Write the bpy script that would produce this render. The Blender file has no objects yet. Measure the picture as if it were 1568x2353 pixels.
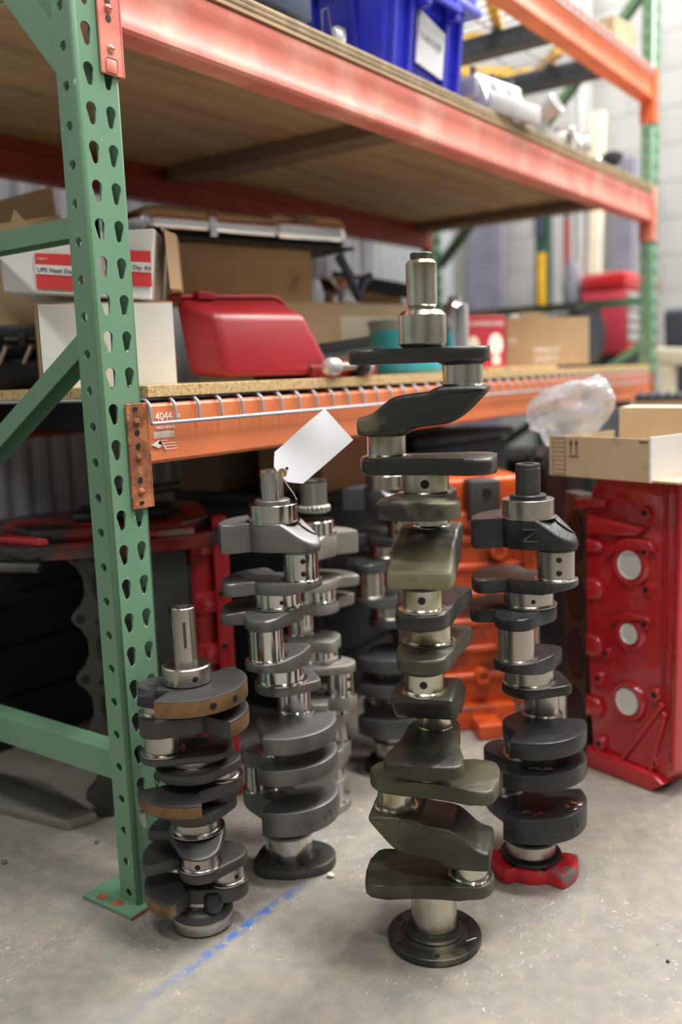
import bpy, bmesh, math, random
from math import pi, sin, cos, radians as R, sqrt, atan2
from mathutils import Vector as V, Matrix
from mathutils.geometry import tessellate_polygon
random.seed(7)
S = bpy.context.scene
COL = S.collection

# ------------------------------------------------------------------ camera
CAM = V((-0.8501, -1.0261, 0.7906))
yaw, pit, rol = R(53.9345), R(-8.4416), R(-2.1898)
fw = V((sin(yaw)*cos(pit), cos(yaw)*cos(pit), sin(pit)))
r0 = V((cos(yaw), -sin(yaw), 0)); u0 = r0.cross(fw)
rt = r0*cos(rol) + u0*sin(rol); up = -r0*sin(rol) + u0*cos(rol)
cd = bpy.data.cameras.new('camera'); co = bpy.data.objects.new('camera', cd); COL.objects.link(co)
co.matrix_world = Matrix(((rt.x, up.x, -fw.x, CAM.x), (rt.y, up.y, -fw.y, CAM.y), (rt.z, up.z, -fw.z, CAM.z), (0, 0, 0, 1)))
cd.sensor_fit = 'VERTICAL'; cd.sensor_height = 36; cd.lens = 36*2107.74/2353
cd.clip_start = .05; cd.clip_end = 60
cd.dof.use_dof = True; cd.dof.focus_distance = 1.27; cd.dof.aperture_fstop = 1.9
S.camera = co
# ------------------------------------------------------------------ light
w = bpy.data.worlds.new('world'); S.world = w; w.use_nodes = True
w.node_tree.nodes['Background'].inputs[0].default_value = (.95, .97, 1, 1)
w.node_tree.nodes['Background'].inputs[1].default_value = .055
def area(loc, size, e, rot=(0, 0, 0), col=(1, .98, .95)):
    l = bpy.data.lights.new('shop_light', 'AREA'); l.shape = 'RECTANGLE'; l.size, l.size_y = size; l.energy = e; l.color = col
    o = bpy.data.objects.new('shop_light', l); COL.objects.link(o); o.location = loc; o.rotation_euler = rot
for lx, ly, le in ((.35, -1.0, 112), (2.5, -1.0, 150), (4.4, -.8, 145), (-1.8, -1.2, 55), (.35, -3.2, 42), (2.5, -3.2, 45), (-1.8, -3.2, 30), (3.9, 1.6, 75)):
    area((lx, ly, 4.0), (.30, 1.25), le)
S.view_settings.view_transform = 'Standard'; S.view_settings.look = 'None'
S.view_settings.exposure = 0.16; S.view_settings.gamma = 1; S.view_settings.use_curve_mapping = False

# ------------------------------------------------------------------ materials
def M(name, c, rough=.5, metal=0, var=.15, sc=9, bump=0, bsc=120, c2=None, rng=(.55, .68), c2sc=6, r2=None, stretch=(1, 1, 1), spec=.5, coat=0, trans=0, alpha=1, emit=0):
    m = bpy.data.materials.new(name); m.use_nodes = True
    nt = m.node_tree; b = nt.nodes['Principled BSDF']; L = nt.links.new
    b.inputs['Roughness'].default_value = rough; b.inputs['Metallic'].default_value = metal
    b.inputs['Specular IOR Level'].default_value = spec; b.inputs['Coat Weight'].default_value = coat
    b.inputs['Transmission Weight'].default_value = trans; b.inputs['Alpha'].default_value = alpha
    tc = nt.nodes.new('ShaderNodeTexCoord'); mp = nt.nodes.new('ShaderNodeMapping'); mp.inputs['Scale'].default_value = stretch
    L(tc.outputs['Object'], mp.inputs['Vector'])
    def noise(s, d=4):
        n = nt.nodes.new('ShaderNodeTexNoise'); n.inputs['Scale'].default_value = s; n.inputs['Detail'].default_value = d
        L(mp.outputs[0], n.inputs['Vector']); return n
    def mix(f, a, bb):
        x = nt.nodes.new('ShaderNodeMix'); x.data_type = 'RGBA'
        for k, vv in ((0, f), (6, a), (7, bb)):
            if hasattr(vv, 'type'): L(vv, x.inputs[k])
            elif k: x.inputs[k].default_value = (*vv, 1)
            else: x.inputs[k].default_value = vv
        return x.outputs[2]
    def ramp(f, a, bb):
        x = nt.nodes.new('ShaderNodeMapRange'); x.inputs[1].default_value = a; x.inputs[2].default_value = bb
        L(f, x.inputs[0]); return x.outputs[0]
    n1 = noise(sc)
    lo = tuple(max(0, k*(1-var)) for k in c); hi = tuple(min(1, k*(1+var)) for k in c)
    out = mix(ramp(n1.outputs['Fac'], .3, .7), lo, hi)
    if c2:
        n2 = noise(c2sc, 6); f = ramp(n2.outputs['Fac'], *rng); out = mix(f, out, c2)
        if r2 is not None:
            rr = nt.nodes.new('ShaderNodeMapRange'); rr.inputs[3].default_value = rough; rr.inputs[4].default_value = r2
            L(f, rr.inputs[0]); L(rr.outputs[0], b.inputs['Roughness'])
    L(out, b.inputs['Base Color'])
    if bump:
        n3 = noise(bsc, 3); bp = nt.nodes.new('ShaderNodeBump'); bp.inputs['Strength'].default_value = bump; bp.inputs['Distance'].default_value = .002
        L(n3.outputs['Fac'], bp.inputs['Height']); L(bp.outputs[0], b.inputs['Normal'])
    if emit: b.inputs['Emission Color'].default_value = (*c, 1); b.inputs['Emission Strength'].default_value = emit
    return m
m_green = M('green_paint', (.145, .285, .175), .38, 0, .10, 5, .05, 90, (.45, .52, .45), (.70, .75), 95, stretch=(1, 1, .45))
m_dgreen = M('dark_green', (.03, .09, .055), .5)
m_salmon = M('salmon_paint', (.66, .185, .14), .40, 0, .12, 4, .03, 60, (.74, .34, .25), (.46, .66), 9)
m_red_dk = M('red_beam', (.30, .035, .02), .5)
m_orange = M('orange_paint', (.72, .20, .075), .45, 0, .12, 5, .03, 60, (.55, .26, .14), (.60, .75), 22)
m_orange2 = M('orange_paint_upper', (.72, .15, .05), .45)
m_rust = M('rust', (.23, .075, .028), .8, 0, .35, 40, .5, 200, (.45, .16, .06), (.5, .62), 30)
m_rustedge = M('rust_edge', (.35, .12, .04), .85, 0, .4, 60)
m_wire = M('galvanized_wire', (.40, .42, .46), .4, .6, .1)
m_ply = M('plywood', (.46, .31, .17), .7, 0, .2, 3, .1, 40, (.30, .19, .10), (.52, .7), 4, stretch=(.6, 5, 1))
m_plyedge = M('ply_edge', (.50, .38, .22), .7, 0, .25, 30)
m_plydark = M('ply_edge_dark', (.22, .15, .08), .7, 0, .25, 30)
m_chip = M('particle_board', (.58, .40, .19), .8, 0, .25, 160, .3, 250, (.36, .23, .09), (.55, .62), 120)
m_wood = M('wood_bar', (.20, .13, .085), .7, 0, .2, 4, stretch=(6, .6, 1))
m_pine = M('pine', (.75, .66, .50), .6, 0, .12, 5)
m_steel = M('polished_steel', (.62, .61, .59), .15, 1, .06, 3, .02, 300)
m_steelB = M('ground_steel', (.45, .42, .385), .26, 1, .1, 6, .04, 300)
m_steelO = M('oily_steel', (.58, .55, .47), .2, 1, .12, 12, .04, 300, (.30, .265, .13), (.46, .62), 16, .32, (1, 1, .8))
m_cast = M('grey_cast', (.21, .205, .20), .46, .85, .12, 10, .12, 160, (.22, .16, .13), (.62, .75), 18)
m_castB = M('dark_cast', (.085, .082, .078), .5, .7, .15, 12, .15, 220, (.20, .17, .14), (.6, .75), 10)
m_castblk = M('black_cast', (.028, .028, .03), .36, .3, .2, 14, .25, 200, (.06, .06, .065), (.55, .7), 12)
m_castoil = M('oiled_cast', (.034, .032, .028), .36, .3, .25, 10, .25, 150, (.21, .19, .115), (.60, .70), 8, .6)
m_castoil2 = M('oiled_cast_stained', (.05, .048, .036), .42, .25, .25, 10, .22, 150, (.22, .20, .115), (.47, .60), 9, .6)
m_castoil3 = M('oiled_cast_film', (.042, .040, .032), .36, .3, .25, 10, .22, 150, (.105, .098, .062), (.42, .62), 9, .5)
m_castD = M('beige_cast', (.36, .345, .31), .5, .7, .12, 10, .1, 160)
m_castE = M('mid_grey_cast', (.13, .133, .138), .42, .8, .12, 10, .1, 160)  # even mid-grey cast metal, between the grey and dark casts
m_brown = M('rusty_machined_edge', (.22, .125, .055), .42, .55, .25, 30, .05, 200, (.10, .06, .035), (.55, .7), 25)
m_black = M('black_hole', (.006, .006, .006), .6)
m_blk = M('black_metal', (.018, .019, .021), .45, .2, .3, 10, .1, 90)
m_nblk = M('blue_black_fill', (.010, .014, .030), .4, 0, .3, 10)  # tone of the tall block that fills the dark under the shelf
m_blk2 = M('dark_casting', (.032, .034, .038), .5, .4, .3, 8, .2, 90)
m_redblk = M('red_enamel', (.50, .016, .022), .20, 0, .12, 6, .10, 30, coat=.6)
m_redblk2 = M('worn_red_enamel', (.40, .015, .018), .3, 0, .2, 6, .06, 40, (.22, .19, .17), (.58, .66), 11)
m_oilred = M('oily_red', (.20, .012, .012), .3, 0, .3, 9, .1, 60, (.03, .027, .025), (.44, .54), 8)
m_orblk = M('orange_enamel', (.60, .085, .015), .35, 0, .25, 8, .15, 60, (.16, .028, .012), (.50, .66), 14)
m_iron = M('machined_iron', (.075, .07, .06), .5, .6, .2, 8, .05, 200)
m_plug = M('zinc_plug', (.82, .83, .80), .35, .3, .06, 20)
m_paper = M('tag_paper', (.74, .74, .77), .7, 0, .03)
m_brass = M('eyelet_brass', (.36, .24, .10), .5, .5, .1)
m_white = M('white_card', (.78, .77, .75), .75, 0, .06, 6, .05, 30, (.60, .58, .55), (.62, .75), 10)
m_card = M('cardboard', (.42, .28, .155), .85, 0, .12, 5, .05, 60, (.27, .17, .09), (.63, .74), 8)
m_cardL = M('light_cardboard', (.56, .42, .26), .85, 0, .1, 5, .05, 60, (.34, .25, .16), (.64, .74), 13)
m_cardD = M('dark_cardboard', (.20, .13, .08), .85, 0, .15, 5)
m_tape = M('pale_tape', (.72, .66, .52), .5, 0, .05)
m_labred = M('red_label', (.72, .05, .05), .5, 0, .04)
m_ink = M('black_ink', (.02, .02, .022), .6)
m_inkg = M('grey_ink', (.30, .32, .36), .6)
m_inkw = M('white_ink', (.85, .80, .76), .6)
m_case = M('red_plastic', (.27, .006, .012), .38, 0, .12, 6, .03, 80, (.10, .01, .01), (.60, .70), 9)
m_chrome = M('chrome', (.82, .82, .84), .10, 1, .02)
m_tote = M('blue_plastic', (.035, .045, .62), .30, 0, .06, 4)
m_toted = M('blue_plastic_rib', (.03, .035, .52), .32, 0, .06, 4)
m_navy = M('navy_box', (.035, .05, .10), .4, 0, .1)
m_alu = M('cast_aluminium', (.58, .57, .57), .42, .6, .12, 14, .1, 120)
m_pail = M('blue_pail', (.03, .34, .46), .4, 0, .1, 6)
m_paild = M('grey_pail', (.22, .30, .32), .4, 0, .1, 6)
m_redbox = M('red_carton', (.48, .035, .06), .5, 0, .08)
m_yel = M('yellow_frame', (.80, .45, .02), .45)
m_chan = M('blue_grey_channel', (.05, .06, .075), .5, .3)
m_rub = M('black_rubber', (.035, .04, .055), .5)
m_bag = M('clear_bag', (.88, .95, 1.0), .12, 0, .02, trans=.5, alpha=.55)
m_cmu = M('painted_block', (.43, .425, .41), .75, 0, .04, 3, .1, 60)
m_mortar = M('painted_joint', (.39, .385, .375), .8)
m_corr = M('corrugated_sheet', (.42, .44, .47), .45, .5, .08)
m_purple = M('grey_slate_panel', (.20, .19, .24), .6)
m_flred = M('flange_red', (.50, .015, .02), .4, 0, .15, 9, .1, 60, (.16, .13, .13), (.60, .66), 24)
m_rag = M('oil_stain', (.03, .03, .03), .6)

def floor_mat():
    m = bpy.data.materials.new('concrete'); m.use_nodes = True; nt = m.node_tree; b = nt.nodes['Principled BSDF']; L = nt.links.new
    tc = nt.nodes.new('ShaderNodeTexCoord')
    def N(s, d=5, vec=None, dist=0):
        n = nt.nodes.new('ShaderNodeTexNoise'); n.inputs['Scale'].default_value = s; n.inputs['Detail'].default_value = d; n.inputs['Distortion'].default_value = dist
        L(vec or tc.outputs['Object'], n.inputs['Vector']); return n.outputs['Fac']
    def rg(f, a, bb, lo=0, hi=1):
        x = nt.nodes.new('ShaderNodeMapRange')
        for i, k in enumerate((a, bb, lo, hi)): x.inputs[i+1].default_value = k
        L(f, x.inputs[0]); return x.outputs[0]
    def mix(f, a, bb):
        x = nt.nodes.new('ShaderNodeMix'); x.data_type = 'RGBA'; L(f, x.inputs[0])
        for k, vv in ((6, a), (7, bb)):
            if hasattr(vv, 'type'): L(vv, x.inputs[k])
            else: x.inputs[k].default_value = (*vv, 1)
        return x.outputs[2]
    def mth(op, a, bb=None):
        x = nt.nodes.new('ShaderNodeMath'); x.operation = op
        for i, k in enumerate((a, bb)):
            if k is None: continue
            if hasattr(k, 'type'): L(k, x.inputs[i])
            else: x.inputs[i].default_value = k
        return x.outputs[0]
    c = mix(rg(N(2.3), .3, .7), (.23, .215, .188), (.31, .288, .246))
    c = mix(rg(N(6, 6), .48, .68, 0, .6), c, (.30, .258, .20))
    c = mix(rg(N(40, 6), .35, .7, 0, .55), c, (.175, .167, .155))
    c = mix(rg(N(9, 6), .58, .74, 0, .6), c, (.15, .15, .148))
    c = mix(rg(N(22, 6), .50, .70, 0, .5), c, (.36, .30, .22))
    c = mix(rg(N(300, 2), .62, .75, 0, .5), c, (.20, .19, .18))
    mp = nt.nodes.new('ShaderNodeMapping'); mp.inputs['Scale'].default_value = (1, 2.6, 1); mp.inputs['Rotation'].default_value = (0, 0, .9); L(tc.outputs['Object'], mp.inputs[0])
    sc = mth('MULTIPLY', rg(N(95, 5, mp.outputs[0], 1.2), .62, .72, 0, .8), rg(N(5, 4), .45, .62))
    c = mix(sc, c, (.66, .66, .64))
    mp2 = nt.nodes.new('ShaderNodeMapping'); mp2.inputs['Scale'].default_value = (2.6, 1, 1); mp2.inputs['Rotation'].default_value = (0, 0, .3); L(tc.outputs['Object'], mp2.inputs[0])
    sc = mth('MULTIPLY', rg(N(70, 5, mp2.outputs[0], 1.4), .64, .72, 0, .85), rg(N(3.5, 4), .50, .62))
    c = mix(sc, c, (.68, .69, .70))
    c = mix(rg(N(120, 1), .775, .79), c, (.08, .08, .085))
    # worn blue paint line running parallel to the rack front
    sp = nt.nodes.new('ShaderNodeSeparateXYZ'); L(tc.outputs['Object'], sp.inputs[0])
    off = mth('ABSOLUTE', mth('ADD', mth('ADD', sp.outputs[1], .1655), mth('MULTIPLY', mth('SUBTRACT', N(14), .5), .012)))
    ln = rg(off, .012, .004); wear = rg(N(55, 8), .38, .56)
    xf = mth('MULTIPLY', rg(sp.outputs[0], -.14, .04, .10, 1), rg(sp.outputs[0], .26, .10))
    c = mix(mth('MULTIPLY', mth('MULTIPLY', ln, wear), mth('MULTIPLY', xf, 1.0)), c, (.05, .14, .40))
    L(c, b.inputs['Base Color']); b.inputs['Roughness'].default_value = .55
    bp = nt.nodes.new('ShaderNodeBump'); bp.inputs['Strength'].default_value = .12; bp.inputs['Distance'].default_value = .002
    L(N(150, 4), bp.inputs['Height']); L(bp.outputs[0], b.inputs['Normal'])
    return m
m_floor = floor_mat()

# ------------------------------------------------------------------ helpers
def link(name, me, mat, parent=None, loc=(0, 0, 0), rot=(0, 0, 0)):
    o = bpy.data.objects.new(name, me); COL.objects.link(o)
    if mat and not me.materials: me.materials.append(mat)
    o.parent = parent; o.location = loc; o.rotation_euler = rot
    return o
def mesh(name, vs, fs, sharp=35, recalc=False):
    me = bpy.data.meshes.new(name); me.from_pydata([tuple(v) for v in vs], [], fs)
    if recalc:
        bm = bmesh.new(); bm.from_mesh(me); bmesh.ops.recalc_face_normals(bm, faces=bm.faces); bm.to_mesh(me); bm.free()
    for p in me.polygons: p.use_smooth = True
    me.set_sharp_from_angle(angle=R(sharp)); return me
def bm_mesh(name, bm, sharp=35):
    me = bpy.data.meshes.new(name); bmesh.ops.recalc_face_normals(bm, faces=bm.faces); bm.to_mesh(me); bm.free()
    for p in me.polygons: p.use_smooth = True
    me.set_sharp_from_angle(angle=R(sharp)); return me
def tag(o, label, cat, group=None, kind=None):
    o['label'] = label; o['category'] = cat
    if group: o['group'] = group
    if kind: o['kind'] = kind
    return o
def root(name, label, cat, loc=(0, 0, 0), rz=0, group=None):
    o = bpy.data.objects.new(name, None); COL.objects.link(o); o.location = loc; o.rotation_euler = (0, 0, rz); o.empty_display_size = .05
    return tag(o, label, cat, group)
def struct(o): o['kind'] = 'structure'; return o
def box(x0, x1, y0, y1, z0, z1, bev=0, seg=2):
    bm = bmesh.new(); bmesh.ops.create_cube(bm, size=1)
    for v in bm.verts: v.co = V(((x0+x1)/2+v.co.x*(x1-x0), (y0+y1)/2+v.co.y*(y1-y0), (z0+z1)/2+v.co.z*(z1-z0)))
    if bev: bmesh.ops.bevel(bm, geom=bm.edges[:], offset=bev, segments=seg, affect='EDGES', profile=.5)
    return bm_mesh('box', bm)
def hexa(p8, bev=0, seg=2):
    # 8 corners: bottom 4 (ccw) then top 4
    bm = bmesh.new(); v = [bm.verts.new(p) for p in p8]
    for f in ((3, 2, 1, 0), (4, 5, 6, 7), (0, 1, 5, 4), (1, 2, 6, 5), (2, 3, 7, 6), (3, 0, 4, 7)): bm.faces.new([v[i] for i in f])
    if bev: bmesh.ops.bevel(bm, geom=bm.edges[:], offset=bev, segments=seg, affect='EDGES', profile=.5)
    return bm_mesh('hexa', bm)
def prism(pts, h0, h1, axis='z', bev=0, seg=2, sharp=35, mtx=None):
    """polygon extruded; axis z: (x,y)->z ; y: (x,z)->y ; x: (y,z)->x"""
    def P(a, b, h): return {'z': (a, b, h), 'y': (a, h, b), 'x': (h, a, b)}[axis]
    bm = bmesh.new()
    a = [bm.verts.new(P(p[0], p[1], h0)) for p in pts]; b = [bm.verts.new(P(p[0], p[1], h1)) for p in pts]
    fa = bm.faces.new(a); fb = bm.faces.new(b[::-1]); n = len(pts)
    for i in range(n): bm.faces.new([a[i], b[i], b[(i+1) % n], a[(i+1) % n]])
    if bev: bmesh.ops.bevel(bm, geom=list(set(fa.edges[:]+fb.edges[:])), offset=bev, segments=seg, affect='EDGES', profile=.5, clamp_overlap=True)
    bmesh.ops.triangulate(bm, faces=[f for f in bm.faces if len(f.verts) > 4])
    if mtx: bmesh.ops.transform(bm, matrix=mtx, verts=bm.verts)
    return bm_mesh('prism', bm, sharp)
def lathe(prof, n=40, c=(0, 0), sx=1, sy=1, axis='z'):
    vs, fs = [], []
    for r, z in prof:
        for i in range(n):
            t = 2*pi*i/n; p = (c[0]+r*sx*cos(t), c[1]+r*sy*sin(t), z)
            if axis == 'x': p = (z, c[0]+r*cos(t), c[1]+r*sin(t))
            if axis == 'y': p = (c[0]+r*sin(t), z, c[1]+r*cos(t))
            vs.append(p)
    for k in range(len(prof)-1):
        for i in range(n): j = (i+1) % n; fs.append((k*n+i, k*n+j, (k+1)*n+j, (k+1)*n+i))
    fs.append(tuple(range(n))[::-1]); k = len(prof)-1; fs.append(tuple(range(k*n, k*n+n)))
    return mesh('lathe', vs, fs, 35, True)
def cyl(r, z0, z1, c=(0, 0), ch=.001, n=40, axis='z'):
    return lathe([(r-ch, z0), (r, z0+ch), (r, z1-ch), (r-ch, z1)], n, c, axis=axis)
def tube(pts, r, n=8, closed=False):
    vs, fs = [], []; P = [V(p) for p in pts]; prev = None
    for i, p in enumerate(P):
        d = (P[min(i+1, len(P)-1)]-P[max(i-1, 0)]).normalized()
        if prev is None: a = d.orthogonal().normalized()
        else: a = (prev-d*prev.dot(d)).normalized()
        prev = a; b = d.cross(a)
        for k in range(n): t = 2*pi*k/n; vs.append(p+(a*cos(t)+b*sin(t))*r)
    for i in range(len(P)-1):
        for k in range(n): j = (k+1) % n; fs.append((i*n+k, i*n+j, (i+1)*n+j, (i+1)*n+k))
    fs.append(tuple(range(n))[::-1]); fs.append(tuple(range((len(P)-1)*n, len(P)*n)))
    return mesh('tube', vs, fs, 50, True)
def sweep(prof, p0, p1, upv=(0, 0, 1)):
    """extrude closed 2-D profile (side, up) from p0 to p1"""
    p0, p1 = V(p0), V(p1); d = (p1-p0).normalized(); s = d.cross(V(upv)).normalized(); u = s.cross(d)
    n = len(prof); vs = [p0+s*a+u*b for a, b in prof]+[p1+s*a+u*b for a, b in prof]
    bm = bmesh.new(); vv = [bm.verts.new(v) for v in vs]
    for i in range(n): bm.faces.new([vv[i], vv[(i+1) % n], vv[n+(i+1) % n], vv[n+i]])
    bm.faces.new(vv[:n][::-1]); bm.faces.new(vv[n:])
    bmesh.ops.triangulate(bm, faces=[f for f in bm.faces if len(f.verts) > 4])
    return bm_mesh('sweep', bm)
def text(s, size, mat, parent, mtx, name='print', ext=.0003):
    cu = bpy.data.curves.new('t', 'FONT'); cu.body = s; cu.size = size; cu.extrude = ext; cu.align_x = 'LEFT'; cu.resolution_u = 2
    o = bpy.data.objects.new('t', cu); me = bpy.data.meshes.new_from_object(o); bpy.data.objects.remove(o)
    me.transform(mtx); me.materials.clear()
    return link(name, me, mat, parent)
def frame(o, x, y):
    """matrix whose local x,y axes are the given directions, origin o"""
    x = V(x).normalized(); y = V(y); y = (y-x*y.dot(x)).normalized(); z = x.cross(y)
    return Matrix(((x.x, y.x, z.x, o[0]), (x.y, y.y, z.y, o[1]), (x.z, y.z, z.z, o[2]), (0, 0, 0, 1)))
def hull(p):
    p = sorted(set((round(a, 5), round(b, 5)) for a, b in p))
    def half(q):
        h = []
        for c in q:
            while len(h) > 1 and (h[-1][0]-h[-2][0])*(c[1]-h[-2][1])-(h[-1][1]-h[-2][1])*(c[0]-h[-2][0]) <= 0: h.pop()
            h.append(c)
        return h[:-1]
    return half(p)+half(p[::-1])
def circ(x, y, r, n=28): return [(x+r*cos(2*pi*i/n), y+r*sin(2*pi*i/n)) for i in range(n)]
def polar(hubs, cws, n=128, sm=1):
    h = hull([q for c in hubs for q in circ(*c)]); out = []
    for i in range(n):
        t = 2*pi*i/n; e = (cos(t), sin(t)); best = .01
        for k in range(len(h)):
            a, b = h[k], h[(k+1) % len(h)]; dx, dy = b[0]-a[0], b[1]-a[1]; den = e[0]*dy-e[1]*dx
            if abs(den) < 1e-9: continue
            s = (a[0]*dy-a[1]*dx)/den; q = (a[0]*e[1]-a[1]*e[0])/den
            if s > 0 and -.001 <= q <= 1.001: best = max(best, s)
        for (ang, half, Rr) in cws:
            d = abs((t-R(ang)+pi) % (2*pi)-pi)
            if d < R(half): best = max(best, Rr)
        out.append(best)
    for _ in range(sm): out = [(out[i-1]+2*out[i]+out[(i+1) % n])/4 for i in range(n)]
    return out
def web(z0, z1, hubs, cws=(), bev=.003, slope=None, sm=1, n=128, edge_mat=None):
    """plate with outline r(theta); slope=(angle,s0,s1,droptop,risebottom)"""
    rr = polar(hubs, cws, n, sm); fr = [.3, .55, .75, .9]; vs, fs = [], []
    def zt(x, y, top):
        z = z1 if top else z0
        if slope:
            s = x*cos(R(slope[0]))+y*sin(R(slope[0])); k = min(1, max(0, (s-slope[1])/(slope[2]-slope[1])))
            z = z-k*slope[3] if top else z+k*slope[4]
        return z
    rings = []
    for top in (1, 0):
        seq = []
        for f in fr: seq.append((f, 0, 0))
        seq.append((None, bev, 0)); seq.append((None, bev*.3, bev*.3)); seq.append((None, 0, bev))
        for f, ins, dz in seq:
            ids = []
            for i in range(n):
                t = 2*pi*i/n; r = rr[i]*f if f else rr[i]-ins
                x, y = r*cos(t), r*sin(t); z = zt(x, y, top)+(-dz if top else dz)
                ids.append(len(vs)); vs.append((x, y, z))
            rings.append((top, ids))
    T = [r for t, r in rings if t]; Bt = [r for t, r in rings if not t]
    for rs, sg in ((T, 1), (Bt, -1)):
        for a, b in zip(rs, rs[1:]):
            for i in range(n): j = (i+1) % n; q = (a[i], b[i], b[j], a[j]); fs.append(q if sg > 0 else q[::-1])
    ct = len(vs); vs.append((0, 0, z1)); cb = len(vs); vs.append((0, 0, z0))
    for i in range(n): j = (i+1) % n; fs.append((ct, T[0][i], T[0][j])); fs.append((cb, Bt[0][j], Bt[0][i]))
    ns = len(fs)
    for i in range(n): j = (i+1) % n; fs.append((T[-1][i], Bt[-1][i], Bt[-1][j], T[-1][j]))
    me = mesh('web', vs, fs, 40)
    if edge_mat is not None:
        me.materials.append(edge_mat[0]); me.materials.append(edge_mat[1])
        mx = max(rr)
        for k, p in enumerate(me.polygons):
            if k >= ns and rr[k-ns] > mx*.93: p.material_index = 1
    return me

# ================================================================== SETTING
struct(link('floor', box(-4, 9, -6, 3.5, -.1, 0), m_floor))
m_wallp = M('painted_wall', (.22, .22, .215), .8, 0, .05, 2)
struct(link('wall_front', box(-4, 4.62, -5.95, -5.8, 0, 4.5), m_wallp)); struct(link('wall_left', box(-3.95, -3.8, -5.8, 1.22, 0, 4.5), m_wallp)); struct(link('ceiling', box(-4, 4.8, -5.95, 3.5, 4.5, 4.6), m_wallp))
# corrugated sheet wall behind the rack
vs, fs = [], []; n = 1000; x0, x1, zt_ = -3.8, 3.22, 4.5
for i in range(n+1):
    x = x0+(x1-x0)*i/n; y = 1.22+.011*cos(2*pi*x/.0678); vs += [(x, y, 0), (x, y, zt_)]
for i in range(n): fs.append((2*i, 2*i+2, 2*i+3, 2*i+1))
struct(link('wall_back', mesh('wall', vs, fs, 80), m_corr))
wl = struct(link('wall_right', box(4.62, 4.80, -5.95, 3.4, 0, 4.5), m_mortar))
blk = box(-.003, .02, -.1985, .1985, -.0985, .0985, .002, 1); blk.materials.append(m_cmu)
for k in range(20):
    for j in range(12):
        y = 2.42-j*.40-(.2 if k % 2 else 0); z = .1+k*.2
        if z > 4.0: continue
        link('block', blk, None, wl, (4.612, y, z))
# ================================================================== PALLET RACK
P = .0508
rack = root('pallet_rack', 'green pallet rack with perforated posts and salmon and orange beams', 'rack', (0, 0, 0))
def cell(w0, w1, h0, h1, holes):
    pts = [[V((w0, h0, 0)), V((w1, h0, 0)), V((w1, h1, 0)), V((w0, h1, 0))]]+[[V((a, b, 0)) for a, b in h] for h in holes]
    flat = [q for l in pts for q in l]; tr = []
    for t in tessellate_polygon(pts):
        a, b, c = (flat[i] for i in t)
        s = (b.x-a.x)*(c.y-a.y)-(b.y-a.y)*(c.x-a.x)
        if abs(s) > 1e-12: tr.append(t if s > 0 else (t[0], t[2], t[1]))
    return [(q.x, q.y) for q in flat], tr
def keyhole(cx, cz, sg):
    o = []
    for i in range(15): t = R(-25+230*i/14); o.append((cx+.0086*cos(t), cz+.005+.0086*sin(t)))
    for i in range(8): t = R(190+165*i/7); o.append((cx+sg*.0012+.0048*cos(t), cz-.0115+.0048*sin(t)))
    return o
def make_post(H=2.15):
    vs, fs = [], []
    def add(p2, tr, f):
        b = len(vs); vs.extend(f(a, z) for a, z in p2); fs.extend(tuple(b+i for i in t) for t in tr)
    W, D, r = .0762, .041, .007
    z = 0; zs = [0]; k = 0
    cells = [(0, .1342-P/2, [])]
    while .1342+k*P+P/2 < H:
        zc = .1342+k*P; cells.append((zc-P/2, zc+P/2, [keyhole(.021, zc, 1), keyhole(.0552, zc, -1)])); k += 1
    cells.append((cells[-1][1], H, []))
    for a, b, h in cells: add(*cell(r, W-r, a, b, h), lambda p, q: (p, 0, q))
    cells = []; k = 0
    while .0148+k*P+P/2 < H:
        zc = .0148+k*P; cells.append((0 if k == 0 else zc-P/2, zc+P/2, [[(.0225+.0066*cos(t*2*pi/18), zc+.0066*sin(t*2*pi/18)) for t in range(18)]])); k += 1
    cells.append((cells[-1][1], H, []))
    for a, b, h in cells:
        p2, tr = cell(r, D, a, b, h)
        add(p2, [t[::-1] for t in tr], lambda p, q: (0, p, q)); add(p2, tr, lambda p, q: (W, p, q))
    for sx in (0, 1):
        for i in range(5):
            t0, t1 = pi/2*i/5, pi/2*(i+1)/5; b = len(vs)
            c = [(r-r*cos(t), r-r*sin(t)) for t in (t0, t1)]
            for x, y in c:
                for zz in (0, H): vs.append((x if not sx else W-x, y, zz))
            fs.append((b, b+2, b+3, b+1) if not sx else (b, b+1, b+3, b+2))
        b = len(vs); xs = (0, .016) if not sx else (W, W-.016)
        for x in xs: vs += [(x, D, 0), (x, D, H)]
        fs.append((b+2, b, b+1, b+3) if not sx else (b, b+2, b+3, b+1))
    me = bpy.data.meshes.new('post'); me.from_pydata(vs, [], fs)
    bm = bmesh.new(); bm.from_mesh(me); bmesh.ops.remove_doubles(bm, verts=bm.verts, dist=1e-5); bm.to_mesh(me); bm.free()
    for p in me.polygons: p.use_smooth = abs(p.normal.x*p.normal.y) > .01
    return me
pm = make_post(); pm.materials.append(m_green)
XF, D = 2.444, .914
for (x, y, rz) in ((0, 0, 0), (.0762, D, pi), (XF, 0, 0), (XF+.0762, D, pi)):
    o = link('post', pm, None, rack, (x, y, .006), (0, 0, rz))
    s = o.modifiers.new('thick', 'SOLIDIFY'); s.thickness = .0026; s.offset = -1
    fp = link('foot_plate', prism([(-.026, -.012), (.086, -.012), (.086, .10), (-.026, .10)] if not rz else [(-.010, -.012), (.102, -.012), (.102, .10), (-.010, .10)], 0, .006, bev=.001), m_green, rack, (x, y, 0), (0, 0, rz))
    for hx, hy in ((-.013, .07), (-.011, .035)): link('bolt_hole', cyl(.009, .0061, .0066, (hx, hy), .0002, 18), m_rustedge, fp)
    link('rust_rim', box(-.0265, .0865, -.0128, -.0118, .0005, .0055), m_rustedge, fp)
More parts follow.
